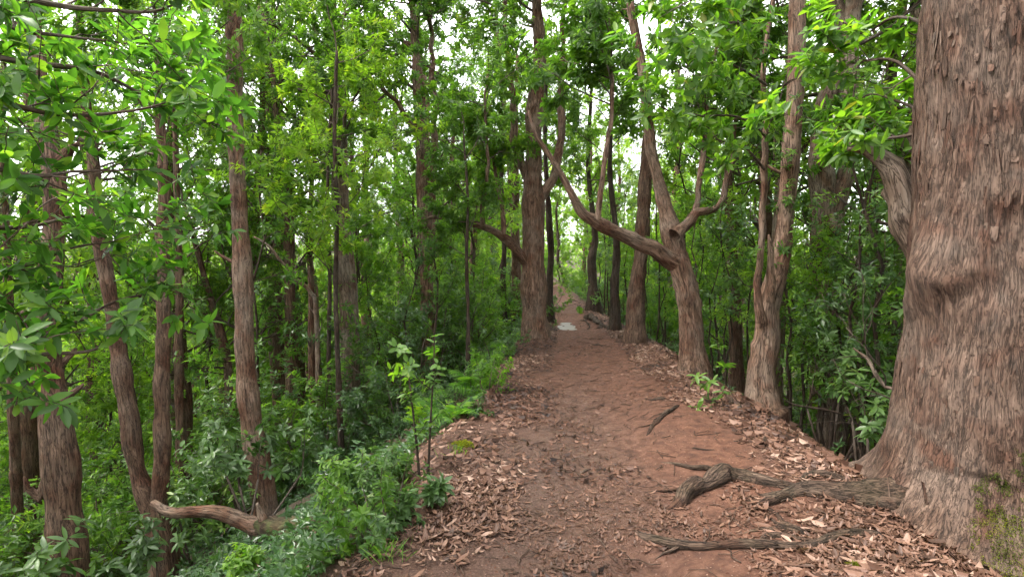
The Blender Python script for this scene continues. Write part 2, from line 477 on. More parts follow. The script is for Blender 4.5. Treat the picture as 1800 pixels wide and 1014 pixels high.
M['leaf_far'] = leaf_mat('far_leaf', [(0.0, (0.05, 0.1, 0.015)), (0.45, (0.105, 0.19, 0.023)), (0.85, (0.18, 0.275, 0.03)), (1.0, (0.26, 0.29, 0.034))], trans=0.54)
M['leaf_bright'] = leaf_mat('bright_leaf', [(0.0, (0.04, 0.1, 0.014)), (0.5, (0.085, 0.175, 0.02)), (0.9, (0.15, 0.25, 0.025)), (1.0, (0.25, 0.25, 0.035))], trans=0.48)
M['leaf_near'] = leaf_mat('near_leaf', [(0.0, (0.022, 0.06, 0.013)), (0.4, (0.045, 0.12, 0.02)), (0.8, (0.085, 0.19, 0.025)), (1.0, (0.16, 0.25, 0.03))], obj_full=True, rough=0.36, trans=0.5)
M['leaf_near_mass'] = leaf_mat('near_leaf_mass', [(0.0, (0.022, 0.06, 0.013)), (0.4, (0.045, 0.12, 0.02)), (0.8, (0.085, 0.19, 0.025)), (1.0, (0.16, 0.25, 0.03))], rough=0.36, trans=0.5, obj_var=0)
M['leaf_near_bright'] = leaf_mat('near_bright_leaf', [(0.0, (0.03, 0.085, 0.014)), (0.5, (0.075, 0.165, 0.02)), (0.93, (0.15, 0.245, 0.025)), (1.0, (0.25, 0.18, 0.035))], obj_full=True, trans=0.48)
M['leaf_shrub'] = leaf_mat('shrub_leaf', [(0.0, (0.018, 0.046, 0.013)), (0.45, (0.046, 0.1, 0.026)), (0.85, (0.1, 0.18, 0.042)), (1.0, (0.17, 0.23, 0.045))], rough=0.36, spec=0.5, trans=0.36, obj_var=0.4)
M['fern'] = leaf_mat('fern_leaf', [(0.0, (0.045, 0.12, 0.016)), (0.6, (0.09, 0.2, 0.024)), (1.0, (0.16, 0.26, 0.03))], rough=0.5)
M['cover'] = leaf_mat('cover_leaf', [(0.0, (0.016, 0.042, 0.014)), (0.5, (0.042, 0.096, 0.028)), (0.9, (0.1, 0.18, 0.042)), (1.0, (0.2, 0.22, 0.04))], rough=0.35, spec=0.5, trans=0.3)
M['moss'] = leaf_mat('moss', [(0.0, (0.045, 0.065, 0.01)), (0.5, (0.11, 0.125, 0.012)), (1.0, (0.26, 0.24, 0.016))], trans=0.3, rough=0.8, spec=0.1)
DEAD = [(0.0, (0.01, 0.005, 0.004)), (0.25, (0.04, 0.018, 0.011)), (0.5, (0.098, 0.046, 0.029)), (0.82, (0.19, 0.103, 0.07)), (1.0, (0.36, 0.245, 0.19))]
M['dead'] = leaf_mat('dead_leaf', DEAD, trans_gain=1.0, trans=0.12, rough=0.55, obj_var=0.0, spec=0.35, under=(0.2, 0.115, 0.08))
M['dead_obj'] = leaf_mat('fallen_leaf', DEAD, trans_gain=1.0, trans=0.12, rough=0.55, obj_full=True, spec=0.35, under=(0.2, 0.115, 0.08))

# ------------------------------------------------------------------ terrain
TY = np.array([-40, 0, 2.6, 3.5, 4.5, 6, 7.5, 10, 13.8, 19, 23.5, 30, 45, 400.])
XL = np.array([-1.0, -.85, -0.62, -.5, -.4, -.15, -.05, .26, .85, 1.4, 1.75, 1.75, 1.5, 1.5])
XR = np.array([2.0, 2.0, 2.1, 2.25, 2.32, 2.35, 2.38, 2.42, 2.15, 2.25, 2.45, 2.3, 2.0, 2.0])

def edges(y):
    w = 0.13 * vnoise(np.stack([np.asarray(y) * 0.9, 0 * np.asarray(y) + 3.3, 0 * np.asarray(y)], -1), 3)
    return np.interp(y, TY, XL) + w, np.interp(y, TY, XR) + w * 0.8

def height(x, y):
    x = np.asarray(x, float); y = np.asarray(y, float)
    xl, xr = edges(y)
    zb = 0.05 * np.sin(y * 0.55) * sstep(5, 8, y) + 0.6 * sstep(20, 46, y) ** 1.2 + .5 * sstep(46, 120, y)
    tl, tr = np.maximum(xl - x, 0), np.maximum(x - xr, 0)
    dl = 0.7 * tl * tl / (tl + 0.22)
    dr = 0.85 * tr * tr / (tr + 0.3)
    dl = 17 * (1 - np.exp(-dl / 17)); dr = 17 * (1 - np.exp(-dr / 17))
    z = zb - dl - dr
    rr_ = np.hypot(x, y)
    z = np.maximum(z, -17 + 18 * sstep(36, 95, rr_) + 6 * sstep(95, 300, rr_))
    c = (x - xl) / np.maximum(xr - xl, 0.3)
    ins = np.clip(c, 0, 1)
    z = z - 0.05 * np.exp(-((c - 0.38) / 0.28) ** 2) + 0.02
    near = sstep(9, 6, y) * sstep(0.5, 2.5, y)
    z = z + near * 0.05 * sstep(0.5, 0.78, c) * sstep(1.5, 0.95, c)          # bank below the big tree
    z = z + 0.03 * np.exp(-(((x - 1.35) / 0.4) ** 2 + ((y - 4.9) / 0.9) ** 2))
    off = np.minimum(np.maximum(tl, tr), 6)
    p = np.stack([x, y, 0 * x], -1)
    z = z + fbm(p * 0.55, 21, 3) * (0.03 + 0.09 * off) + fbm(p * 2.7, 31, 3) * (0.022 + 0.03 * np.minimum(off, 1)) + fbm(p * 9, 41, 2) * 0.008
    z = z - 0.05 * np.exp(-(((x - 1.22) / .5) ** 2 + ((y - 12.9) / 1.3) ** 2)) - .02 * np.exp(-(((x - 1.22) / .35) ** 2 + ((y - 12.9) / .9) ** 2))
    # hollow under the raised root in the foreground
    z = z - 0.10 * np.exp(-(((x - 0.72) / 0.16) ** 2 + ((y - 2.75) / 0.16) ** 2))
    return z

def hz(x, y): return float(height(np.array([float(x)]), np.array([float(y)]))[0])

def gp(px, py):
    """Where the line of sight through px, py meets the ground."""
    d = ray(px, py); o = np.array([0, 0, CAM_Z])
    t = np.linspace(0.8, 60, 3000)
    P = o + d * t[:, None]
    below = P[:, 2] < height(P[:, 0], P[:, 1])
    i = int(np.argmax(below)) if below.any() else len(t) - 1
    return P[i]

def axis(mid, fine, lim, grow_):
    """Sample positions: even fine steps inside mid, then growing steps out to lim."""
    a = list(np.arange(mid[0], mid[1], fine))
    s, v = fine, mid[1]
    while v < lim[1]: a.append(v); s *= grow_; v += s
    a.append(lim[1]); s, v = fine, mid[0] - fine
    b = []
    while v > lim[0]: b.append(v); s *= grow_; v -= s
    b.append(lim[0])
    return np.array(b[::-1] + a)

gx = axis((-2.0, 3.6), 0.048, (-420, 420), 1.11)
gy = axis((1.7, 14.6), 0.048, (-60, 420), 1.06)
GX, GY = np.meshgrid(gx, gy)
GZ = height(GX, GY)
xl_, xr_ = edges(GY)
c_ = (GX - xl_) / np.maximum(xr_ - xl_, 0.3)
wob = fbm(np.stack([GX * 1.3, GY * 1.3, 0 * GX], -1), 61, 4)
dirt = sstep(-0.05, 0.3, c_ + 0.25 * wob) * sstep(1.05, 0.72, c_ + 0.3 * wob)
dirt = dirt * np.where(GY < 5.2, sstep(0.05, 0.45, c_), 1)
slope = sstep(0.25, 1.6, np.maximum(xl_ - GX, GX - xr_) + 0.3 * wob)
wet = np.exp(-((c_ - 0.36) / 0.24) ** 2) * sstep(10, 4.0, GY) + 0.5 * np.exp(-((c_ - 0.5) / 0.3) ** 2) * sstep(11, 14, GY)
GV = np.stack([GX, GY, GZ], -1).reshape(-1, 3)
GQ = grid_faces(len(gy), len(gx), False)
fc = GV[GQ].mean(1)
fl_, fr_ = edges(fc[:, 1])
on_path = (fc[:, 0] > fl_ + 0.12) & (fc[:, 0] < fr_ - 0.12) & (fc[:, 1] > -8) & (fc[:, 1] < 60)
ga = {'dirt': dirt.ravel(), 'slope': slope.ravel(), 'wet': wet.ravel()}

def ground_piece(name, sel):
    q = GQ[sel]; u, inv = np.unique(q, return_inverse=True)
    me = mesh_np(name, GV[u], inv.reshape(-1), np.full(len(q), 4), M['soil'], True, {k: v[u] for k, v in ga.items()})
    return tag(link(bpy.data.objects.new(name, me)), kind='structure')

ground = ground_piece('ground', ~on_path)
path = ground_piece('path', on_path)
ground['label'] = 'forest floor falling away steeply on both sides of the ridge path'
path['label'] = 'reddish brown dirt footpath along the ridge, strewn with dead leaves'

# puddle half way along the path
pc = np.array([1.22, 12.9, 0])
n = 40
ang = np.arange(n) / n * 2 * math.pi
pr = 0.42 * (1 + 0.3 * vnoise(np.stack([np.cos(ang) * 1.5, np.sin(ang) * 1.5, 0 * ang], -1), 5))
pv = np.stack([pc[0] + np.cos(ang) * pr, pc[1] + np.sin(ang) * pr * 2.4, 0 * ang], -1)
pv = np.vstack([[pc[0], pc[1], 0], pv])
pv[:, 2] = hz(1.22, 12.9) + .012
me = mesh_np('puddle', pv, np.array([[0, 1 + i, 1 + (i + 1) % n] for i in range(n)]), np.full(n, 3), M['water'])
tag(link(bpy.data.objects.new('puddle', me)), 'shallow puddle shining on the path beside the two trunks', kind='structure')

# ------------------------------------------------------------------ leaves
def leaf_arrays(pos, dr, nm, L, Wd, lod, rnd, fold=0.25, droop=0.18):
    """Leaves of real outline: lod 0 = 8 corners, 1 = 6, 2 = 4. Each folded along its midrib and drooping at the tip."""
    pos = np.asarray(pos, float); N = len(pos)
    dr = nrm(dr); nm = nrm(nm - dr * np.sum(nm * dr, -1, keepdims=True)); sd = np.cross(dr, nm)
    L = np.broadcast_to(np.asarray(L, float), (N,)); Wd = np.broadcast_to(np.asarray(Wd, float), (N,))
    if lod == 2: prof = [(0, 0), (0.45, 1), (1, 0), (0.45, -1)]; faces = [[0, 1, 2], [0, 2, 3]]
    elif lod == 1: prof = [(0, 0), (0.27, 0.88), (0.64, 0.92), (1, 0), (0.64, -0.92), (0.27, -0.88)]; faces = [[0, 1, 2, 3], [0, 3, 4, 5]]
    else:
        prof = [(0, 0), (0.22, .72), (0.22, 0), (0.22, -.72), (0.55, 1), (0.55, 0), (0.55, -1), (0.82, .6), (0.82, 0), (0.82, -.6), (1, 0)]
        faces = None
    V = np.zeros((N, len(prof), 3))
    for k, (t, w) in enumerate(prof):
        V[:, k] = pos + dr * (L * t)[:, None] + sd * (Wd * 0.5 * w)[:, None] + nm * (abs(w) * fold * Wd * 0.5 - droop * L * t * t)[:, None]
    base = (np.arange(N) * len(prof))[:, None]
    if faces is not None:
        k = len(faces[0])
        F = np.concatenate([base + np.array(f)[None] for f in faces], 1)
        loops = F.ravel(); sizes = np.full(N * len(faces), k)
    else:
        pat = [0, 2, 1, 0, 3, 2, 1, 2, 5, 4, 2, 3, 6, 5, 4, 5, 8, 7, 5, 6, 9, 8, 7, 8, 10, 8, 9, 10]
        sz = [3, 3, 4, 4, 4, 4, 3, 3]
        loops = (base + np.array(pat)[None]).ravel(); sizes = np.tile(sz, N)
    return V.reshape(-1, 3), loops, sizes, np.repeat(np.broadcast_to(rnd, (N,)), len(prof))

def leaves_mesh(name, mat, pos, dr, nm, L, Wd, lod=1, rs=RS, fold=0.25, droop=0.18, rnd=None):
    if rnd is None: rnd = rs.random(len(pos))
    V, lo, sz, rd = leaf_arrays(pos, dr, nm, L, Wd, lod, rnd, fold, droop)
    return mesh_np(name, V, lo, sz, mat, lod == 0, {'rnd': rd})

def whorls(tips, dirs, k, rs, spread=(70, 22), droop=0.12, back=0.06):
    """k leaves spiralled round each shoot tip."""
    tips = np.asarray(tips, float); a = nrm(np.asarray(dirs, float) + 0.25 * UP)
    N = len(tips)
    ref = np.where(np.abs(a[:, 2:3]) < 0.9, UP[None], np.array([[1.0, 0, 0]]))
    u = nrm(np.cross(a, ref)); v = np.cross(a, u)
    ph = rs.random((N, 1)) * 6.28 + np.arange(k)[None] * 2.39996 + rs.normal(0, 0.25, (N, k))
    s = np.radians(np.clip(rs.normal(spread[0], spread[1], (N, k)), 15, 120))
    d = a[:, None] * np.cos(s)[..., None] + (u[:, None] * np.cos(ph)[..., None] + v[:, None] * np.sin(ph)[..., None]) * np.sin(s)[..., None]
    d[..., 2] -= droop
    d = nrm(d)
    nm = a[:, None] + 0.5 * UP + rs.normal(0, 0.38, (N, k, 3))
    pos = tips[:, None] - a[:, None] * (rs.random((N, k)) * back)[..., None]
    return pos.reshape(-1, 3), d.reshape(-1, 3), nm.reshape(-1, 3)

def perp_dir(d, ang, rs, az=None):
    d = nrm(d); ref = UP if abs(d[2]) < 0.9 else np.array([1.0, 0, 0])
    u = nrm(np.cross(d, ref)); v = np.cross(d, u)
    az = rs.uniform(0, 6.28) if az is None else az
    return nrm(d * math.cos(ang) + (u * math.cos(az) + v * math.sin(az)) * math.sin(ang))

def grow(p, d, length, r, level, last, rs, tubes, tips, kids=(5, 4, 3), wob=0.14, trop=0.05, ratio=0.5, ang=(35, 70), seg=0.22, rmin=0.003, ends=False):
    n_ = max(3, int(length / seg)); st = length / n_
    p = np.array(p, float); d = nrm(d); pts = [p.copy()]; ds = [d]
    for i in range(n_):
        d = nrm(d + rs.normal(0, wob, 3) + UP * trop); p = p + d * st; pts.append(p.copy()); ds.append(d)
    rad = np.linspace(r, max(r * 0.35, rmin), n_ + 1)
    tubes.append((np.array(pts), rad, 6 if r > 0.03 else 4 if r > 0.012 else 3))
    if level >= last:
        for i in range(n_ if ends else max(1, n_ // 2), n_ + 1): tips.append((pts[i], ds[i]))
        return
    k = kids[min(level, len(kids) - 1)]
    for j in range(k):
        t = 0.3 + 0.7 * (j + rs.random()) / k
        i = min(n_, int(t * n_))
        cd = perp_dir(ds[i], math.radians(rs.uniform(*ang)), rs)
        grow(pts[i], cd, length * ratio * rs.uniform(0.7, 1.25) * (1.15 - 0.4 * t), rad[i] * 0.6, level + 1, last, rs, tubes, tips, kids, wob, trop, ratio, ang, seg * 0.7, rmin, ends)
    grow(pts[-1], ds[-1], length * ratio * 0.9, rad[-1], level + 1, last, rs, tubes, tips, kids, wob, trop, ratio, ang, seg * 0.7, rmin, ends)

def tubes_mesh(name, tubes, mat):
    g = Geo()
    for pts, rad, ns in tubes: g.tube(pts, rad, ns)
    return g.mesh(name, mat)

def crown_mesh(name, tips, rs, mat, k=9, L=(0.085, 0.13), wr=0.34, lod=1, extra=None, origin=None, spread=(72, 16)):
    T = np.array([t[0] for t in tips]); D = np.array([t[1] for t in tips])
    pos, d, nm = whorls(T, D, k, rs, spread)
    l_ = rs.uniform(L[0], L[1], len(pos))
    # leaves of one shoot share a tint
    rnd = np.clip(np.repeat(rs.random(len(T)), k) * 0.6 + rs.random(len(pos)) * 0.4, 0, 1)
    return leaves_mesh(name, mat, pos, d, nm, l_, l_ * wr * rs.uniform(0.85, 1.15, len(pos)), lod, rs, rnd=rnd)

# ------------------------------------------------------------------ the trees of the photograph
def px_line(pl, Y0, Y1=None):
    """[(px, py, width px)] at forward distances Y0..Y1 -> world points and radii."""
    Y1 = Y0 if Y1 is None else Y1
    Ys = np.linspace(Y0, Y1, len(pl))
    P = np.array([at(a[0], a[1], y) for a, y in zip(pl, Ys)])
    f = project(P)[2]
    R = np.array([a[2] / math.hypot(1, (a[0] - PW / 2) / FPX) for a in pl]) * 0.5 * f / FPX
    return P, R

def tree(name, label, stems, base=None, seed=1, bark='bark', leafm='leaf', crown=None, rise=3.0, limbs=(), knobs=3, group=None,
         lod=1, L=(0.085, 0.13), k=9, cat='tree', amp=0.012, flare=1.22, extra_limbs=(), step=0.06, nseg=28, spread=(72, 16)):
    """stems: list of (pixel line bottom to top, Y0, Y1). The first is the trunk and is carried down into the ground and
    rise metres above the frame. limbs: further lines that start on a stem. crown: list of (stem index, from t, to t, count, length)."""
    rs = np.random.default_rng(seed)
    lines = []
    for i, (pl, Y0, Y1) in enumerate(stems):
        P, R = px_line(pl, Y0, Y1)
        if i == 0:
            b = P[0].copy(); zg = hz(b[0], b[1])
            if zg < b[2] - 0.05:
                ex = np.array([b[0], b[1], zg + 0.1]); P = np.vstack([[ex], P]); R = np.concatenate([[R[0] * 1.1], R]); b = ex
            foot = np.array([b[0], b[1], min(zg, b[2]) - 0.25])
            R = R.copy(); R[0] *= flare
            P = np.vstack([[foot], P]); R = np.concatenate([[R[0] * 1.25], R])
        if P[-1][2] > at(900, 40, P[-1][1])[2] and rise > 0:          # leaves the frame: keep going up
            d = nrm(P[-1] - P[-2]); d = nrm(d * [0.5, 0.5, 1])
            for q in range(3):
                d = nrm(d + rs.normal(0, 0.1, 3) + UP * 0.08)
                P = np.vstack([P, P[-1] + d * rise / 3]); R = np.concatenate([R, [R[-1] * 0.72]])
        lines.append((P, R))
    root_loc = lines[0][0][0] * [1, 1, 0] + [0, 0, hz(lines[0][0][0][0], lines[0][0][0][1])]
    root = tag(empty(name, root_loc), label, cat, group)
    done = []
    for i, (P, R) in enumerate(lines):
        g = Geo()
        ns = nseg if R.max() > 0.07 else 12
        pr_ = bark_tube(g, P - root_loc, R, ns, step if ns == nseg else 0.1, amp, seed * 13 + i, knobs if i == 0 else 12, .08 if i == 0 else .18, .08 if i == 0 else (.5 if R.max() < .1 else .2))
        child('trunk' if i == 0 else 'limb', g.mesh('trunk' if i == 0 else 'limb', M[bark]), root)
        done.append((pr_[0], pr_[1]))
    if nseg == 28:
        for q in range(5):
            P, R = done[0] if q < 3 else done[rs.integers(0, len(done))]
            i = int(rs.uniform(.3, .8) * (len(P) - 2)); d = perp_dir(P[i + 1] - P[i], math.radians(rs.uniform(50, 80)), rs); ln = rs.uniform(.6, 1.8) * R[i] + .03
            r0 = R[i] * rs.uniform(.16, .34); t_ = np.linspace(0, 1, 5)[:, None]
            g = Geo(); bark_tube(g, P[i] + d * R[i] * .5 + d * t_ * (ln + R[i] * .5) + UP * .25 * ln * t_ ** 2, r0 * np.array([1.5, 1.1, .9, .8, .5]), 9, .03, .006, seed * 17 + q, 2, .25)
            child('stub', g.mesh('stub', M[bark]), root)
    tubes, tips = [], []
    for (si, t0, t1, cnt, ln) in (crown or []):
        P, R = done[si]
        for j in range(cnt):
            t = t0 + (t1 - t0) * (j + rs.random()) / cnt
            i = min(len(P) - 2, int(t * (len(P) - 1)))
            d = nrm(P[i + 1] - P[i])
            cd = perp_dir(d, math.radians(rs.uniform(40, 85)), rs)
            grow(P[i], cd, ln * rs.uniform(0.65, 1.3), max(R[i] * 0.28, 0.012), 0, 2, rs, tubes, tips, (4, 3), 0.16, 0.05)
        grow(P[-1], nrm(P[-1] - P[-3]), ln, max(R[-1] * 0.6, 0.012), 0, 2, rs, tubes, tips, (4, 3), 0.16, 0.05)
    if tubes:
        child('branches', tubes_mesh('branches', tubes, M['twig']), root)
        child('crown', crown_mesh('crown', tips, rs, M[leafm], k, L, 0.34, lod, spread=spread), root)
    return root, root_loc, done

def Yof(px, py): return float(gp(px, py)[1])

HERO = {}
# trunk standing at the left edge of the path, forked, with the long bare limb to the left
y_ = Yof(940, 592)
HERO['fork'] = tree('tree', 'tall reddish trunk at the left edge of the path, long low limb reaching left', [
    ([(941, 592, 50), (938, 540, 43), (938, 470, 40), (938, 380, 37), (936, 320, 35), (938, 240, 30), (943, 160, 26), (949, 80, 22), (944, 0, 19)], y_, y_),
    ([(930, 466, 20), (905, 437, 18), (875, 413, 16), (842, 396, 13), (800, 385, 10), (762, 383, 7), (735, 390, 4)], y_, y_ - 1.2),
    ([(947, 355, 18), (962, 330, 17), (978, 300, 15), (986, 250, 14), (985, 190, 12), (990, 120, 10), (992, 20, 8)], y_, y_ + .5),
    ([(930, 315, 18), (912, 272, 15), (903, 235, 13), (901, 170, 11), (893, 100, 9), (888, 10, 8)], y_, y_ - .4),
    ([(848, 398, 9), (850, 350, 8), (858, 290, 6), (852, 200, 5), (858, 130, 4)], y_ - .8, y_ - 1.2),
    ([(885, 412, 10), (882, 360, 8), (872, 320, 7), (868, 265, 5)], y_ - .4, y_ - .4)],
    seed=3, bark='bark_pink', crown=[(0, .62, 1, 16, 1.7), (2, .45, 1, 10, 1.3), (3, .4, 1, 10, 1.3), (4, .4, 1, 7, 1.0), (5, .4, 1, 5, .9)], rise=3.2)

# straight trunk down the left slope with a side stem
y_ = Yof(757, 700)
HERO['mid'] = tree('tree', 'straight slim reddish trunk below the left edge of the path, side stem hugging it', [
    ([(757, 705, 34), (755, 620, 28), (751, 520, 26), (748, 420, 26), (744, 320, 25), (739, 240, 22), (735, 150, 19), (729, 70, 15), (724, 0, 13)], y_, y_),
    ([(752, 350, 13), (762, 315, 13), (764, 250, 12), (763, 170, 10), (760, 90, 8), (757, 10, 7)], y_, y_ + .5),
    ([(733, 232, 9), (706, 196, 9), (682, 165, 7), (650, 138, 6), (612, 112, 4)], y_, y_ - .8),
    ([(737, 100, 9), (722, 82, 8), (700, 65, 6), (672, 28, 5), (650, 0, 4)], y_, y_ + .6)],
    seed=4, bark='bark_pink', crown=[(0, .55, 1, 18, 1.6), (1, .35, 1, 9, 1.2), (2, .3, 1, 7, 1.1), (3, .2, 1, 7, 1.2)], rise=3.2)

# tall clean trunk on the left
y_ = 7.4
HERO['tall'] = tree('tree', 'tall smooth brown trunk rising clean out of the left slope above the fallen log', [
    ([(466, 884, 52), (448, 780, 44), (436, 690, 39), (430, 600, 38), (428, 520, 36), (424, 420, 34), (418, 320, 32), (414, 220, 31), (413, 120, 29), (412, 40, 28), (411, -40, 26)], y_, y_ + .3)],
    seed=5, bark='bark_pink', crown=[(0, .8, 1, 9, 1.9)], rise=4.0, knobs=5)

# gnarled thick trunk at the far left
HERO['gnarl'] = tree('tree', 'thick gnarled trunk at the far left with a broken stub and fork', [
    ([(150, 1130, 83), (126, 1000, 76), (112, 900, 69), (105, 800, 65), (92, 700, 65), (80, 620, 60), (84, 520, 50), (92, 420, 43), (93, 320, 45), (86, 260, 40), (72, 180, 33), (64, 90, 30), (60, 0, 28)], 5.0, 5.4),
    ([(112, 708, 24), (130, 692, 14), (146, 676, 7)], 5.0, 4.9),
    ([(84, 830, 22), (66, 880, 22), (46, 860, 12), (44, 838, 8)], 5.05, 4.95),
    ([(104, 285, 28), (124, 262, 14), (138, 252, 8)], 5.3, 5.2)],
    seed=6, bark='bark', crown=[(0, .8, 1, 9, 1.6)], rise=3.0, knobs=9, flare=1.2)

# two trunks joined at the foot, left of the log
y_ = 6.6
HERO['twin'] = tree('tree', 'two brown trunks joined low down behind the fallen log', [
    ([(292, 1010, 62), (280, 930, 56), (262, 880, 40), (240, 820, 34), (228, 740, 36), (216, 660, 36), (206, 600, 33), (190, 500, 27), (172, 400, 25), (165, 300, 22), (150, 160, 18), (140, 20, 15)], y_, y_ + .4),
    ([(280, 930, 36), (280, 820, 32), (287, 740, 30), (287, 620, 29), (289, 520, 27), (285, 420, 24), (288, 330, 20), (280, 200, 17), (275, 60, 14)], y_, y_ + .6)],
    seed=7, crown=[(0, .75, 1, 9, 1.5), (1, .75, 1, 9, 1.5)], rise=3.0, knobs=6)

# the leaning, branching tree right of the path
y_ = Yof(1214, 655)
HERO['arm'] = tree('tree', 'knobbly pinkish trunk right of the path, heavy limb stretching left over the path', [
    ([(1222, 662, 52), (1216, 600, 44), (1212, 540, 42), (1202, 490, 42), (1192, 450, 40), (1182, 412, 38), (1166, 360, 26), (1158, 322, 22), (1146, 270, 20), (1138, 200, 18), (1128, 120, 16), (1112, 30, 14), (1104, -20, 13)], y_, y_ + .8),
    ([(1186, 462, 36), (1150, 441, 28), (1115, 427, 24), (1085, 411, 22), (1050, 391, 22), (1022, 374, 18), (1005, 342, 13), (988, 310, 12), (962, 268, 10), (944, 240, 8), (928, 194, 6)], y_ - .1, y_ - .9),
    ([(1186, 414, 24), (1202, 398, 22), (1222, 378, 17), (1240, 372, 13), (1264, 362, 11), (1280, 310, 9), (1290, 250, 7), (1296, 170, 5)], y_, y_ + .3),
    ([(1050, 385, 11), (1060, 320, 9), (1068, 250, 8), (1077, 170, 7), (1074, 100, 5)], y_ - .65, y_ - .7),
    ([(1222, 378, 13), (1230, 320, 10), (1238, 240, 9), (1246, 160, 7), (1262, 70, 5)], y_ + .1, y_ + .6)],
    seed=8, crown=[(0, .72, 1, 10, 1.5), (2, .5, 1, 7, 1.1), (3, .6, 1, 6, .9), (4, .35, 1, 8, 1.1)], rise=3.0, knobs=34, bark='bark_pink', amp=0.012)

# tree behind it, on the right edge of the path
y_ = Yof(1116, 602)
HERO['behind'] = tree('tree', 'dark footed trunk on the right edge of the path, behind the heavy limb', [
    ([(1116, 604, 42), (1118, 560, 36), (1121, 500, 30), (1126, 440, 27), (1130, 380, 24), (1134, 320, 22), (1140, 240, 20), (1136, 170, 18), (1122, 90, 17), (1104, 0, 15)], y_, y_ + .6)],
    seed=9, crown=[(0, .6, 1, 13, 1.6)], rise=3.0, knobs=6)

# two stems from one bole, right
y_ = 6.1
HERO['bole'] = tree('tree', 'right hand bole splitting into a thick grey stem and a thin dark stem', [
    ([(1340, 708, 66), (1338, 650, 50), (1345, 590, 48), (1352, 540, 46), (1368, 480, 36), (1378, 400, 34), (1388, 300, 33), (1394, 200, 33), (1400, 100, 32), (1402, 0, 30), (1400, -40, 28)], y_, y_ + .3),
    ([(1338, 565, 22), (1331, 510, 14), (1338, 420, 13), (1342, 330, 13), (1348, 240, 13), (1346, 180, 12), (1342, 130, 11), (1352, 50, 9), (1362, -20, 8)], y_ - .05, y_ - .4),
    ([(1350, 530, 20), (1352, 470, 14), (1353, 430, 10), (1351, 412, 5)], y_ - .08, y_ - .1)],
    seed=10, crown=[(0, .72, 1, 7, 1.5)], rise=3.0, knobs=22, bark='bark_pink')

# big pale trunk behind, right
HERO['pale'] = tree('tree', 'broad pale forked trunk deep on the right, behind the two stemmed bole', [
    ([(1462, 700, 50), (1456, 600, 46), (1452, 500, 46), (1450, 420, 52), (1444, 330, 46), (1444, 240, 40), (1452, 180, 34), (1480, 110, 32), (1478, 40, 30), (1462, -20, 28)], 8.6, 9.0),
    ([(1462, 430, 34), (1480, 340, 32), (1488, 240, 32), (1492, 140, 32), (1494, 60, 30), (1500, -20, 28)], 8.6, 8.8)],
    seed=12, crown=[(0, .6, 1, 11, 1.7), (1, .5, 1, 9, 1.5)], rise=3.0, bark='bark_pale', knobs=8)

# smaller trunks along the path and down the slope
SMALL = [
    ('thin dark trunk close behind the tall path-side trunk, at the puddle', [(967, 566, 16), (966, 520, 12), (968, 450, 12), (966, 400, 11), (962, 330, 9), (958, 250, 8), (960, 120, 6)], None, 'bark_dark', 1.3),
    ('black trunk on the right path edge between puddle and dark footed trunk', [(1081, 582, 20), (1080, 540, 16), (1081, 490, 15), (1084, 440, 13), (1080, 380, 11), (1072, 300, 9), (1075, 180, 7), (1072, 60, 6)], None, 'bark_dark', 1.2),
    ('dark crooked trunk where the path narrows beyond the puddle', [(1044, 548, 24), (1042, 500, 18), (1040, 455, 15), (1046, 420, 12), (1040, 360, 9), (1034, 280, 8), (1040, 150, 6)], None, 'bark_dark', 1.2),
    ('brown trunk forking high behind the tall smooth trunk', [(520, 800, 30), (516, 700, 25), (510, 600, 22), (509, 500, 20), (508, 400, 20), (510, 325, 18), (500, 270, 11), (488, 220, 9), (478, 120, 8)], 10.5, 'bark', 1.5),
    ('thin straight stem standing left of the slope sapling', [(602, 826, 15), (598, 740, 12), (594, 640, 10), (590, 500, 9), (592, 380, 8), (588, 240, 7), (592, 90, 6)], 8.2, 'bark_dark', 1.0),
    ('very thin straight stem beside the thin slope stem', [(582, 760, 11), (578, 640, 8), (580, 480, 7), (576, 330, 6), (582, 190, 5), (596, 80, 4)], 9.5, 'bark_dark', 1.0),
    ('brown trunk half hidden right of the forking trunk', [(560, 720, 20), (556, 620, 16), (552, 520, 15), (545, 450, 12), (548, 330, 10), (560, 200, 8)], 12.5, 'bark', 1.3),
    ('leaning trunk low in the shade left of the tall smooth trunk', [(404, 700, 20), (400, 640, 18), (388, 585, 16), (376, 545, 14), (352, 460, 12), (330, 380, 10)], 10.5, 'bark', 1.3),
    ('brown trunk in the shade between the knobbly trunk and the bole', [(1296, 690, 30), (1292, 600, 24), (1290, 520, 22), (1286, 440, 18), (1280, 330, 15), (1284, 200, 12), (1290, 60, 10)], 10.0, 'bark', 1.4),
    ('slim trunk with pale bark behind the tall path-side trunk', [(908, 540, 16), (906, 480, 13), (905, 420, 12), (908, 330, 10), (906, 230, 9), (910, 100, 7)], 16.0, 'bark', 1.4),
    ('slender trunk left of the slim pale one beyond the ferns', [(886, 560, 12), (884, 500, 10), (886, 430, 9), (882, 340, 7), (880, 220, 6)], 15.0, 'bark_dark', 1.2),
    ('thin sapling trunk rising from the fern bank', [(822, 640, 9), (823, 560, 7), (820, 460, 6), (822, 350, 5), (815, 240, 4)], 9.0, 'bark_dark', 0.9),
    ('grey trunk far down the slope at the left edge', [(24, 760, 22), (20, 640, 20), (14, 520, 18), (10, 380, 16), (4, 240, 14), (8, 60, 12)], 9.0, 'bark', 1.4),
    ('slim trunk in the shade behind the two joined trunks', [(318, 830, 22), (316, 720, 18), (314, 620, 17), (316, 500, 15), (312, 380, 13), (308, 240, 10), (300, 90, 8)], 9.6, 'bark', 1.4),
]
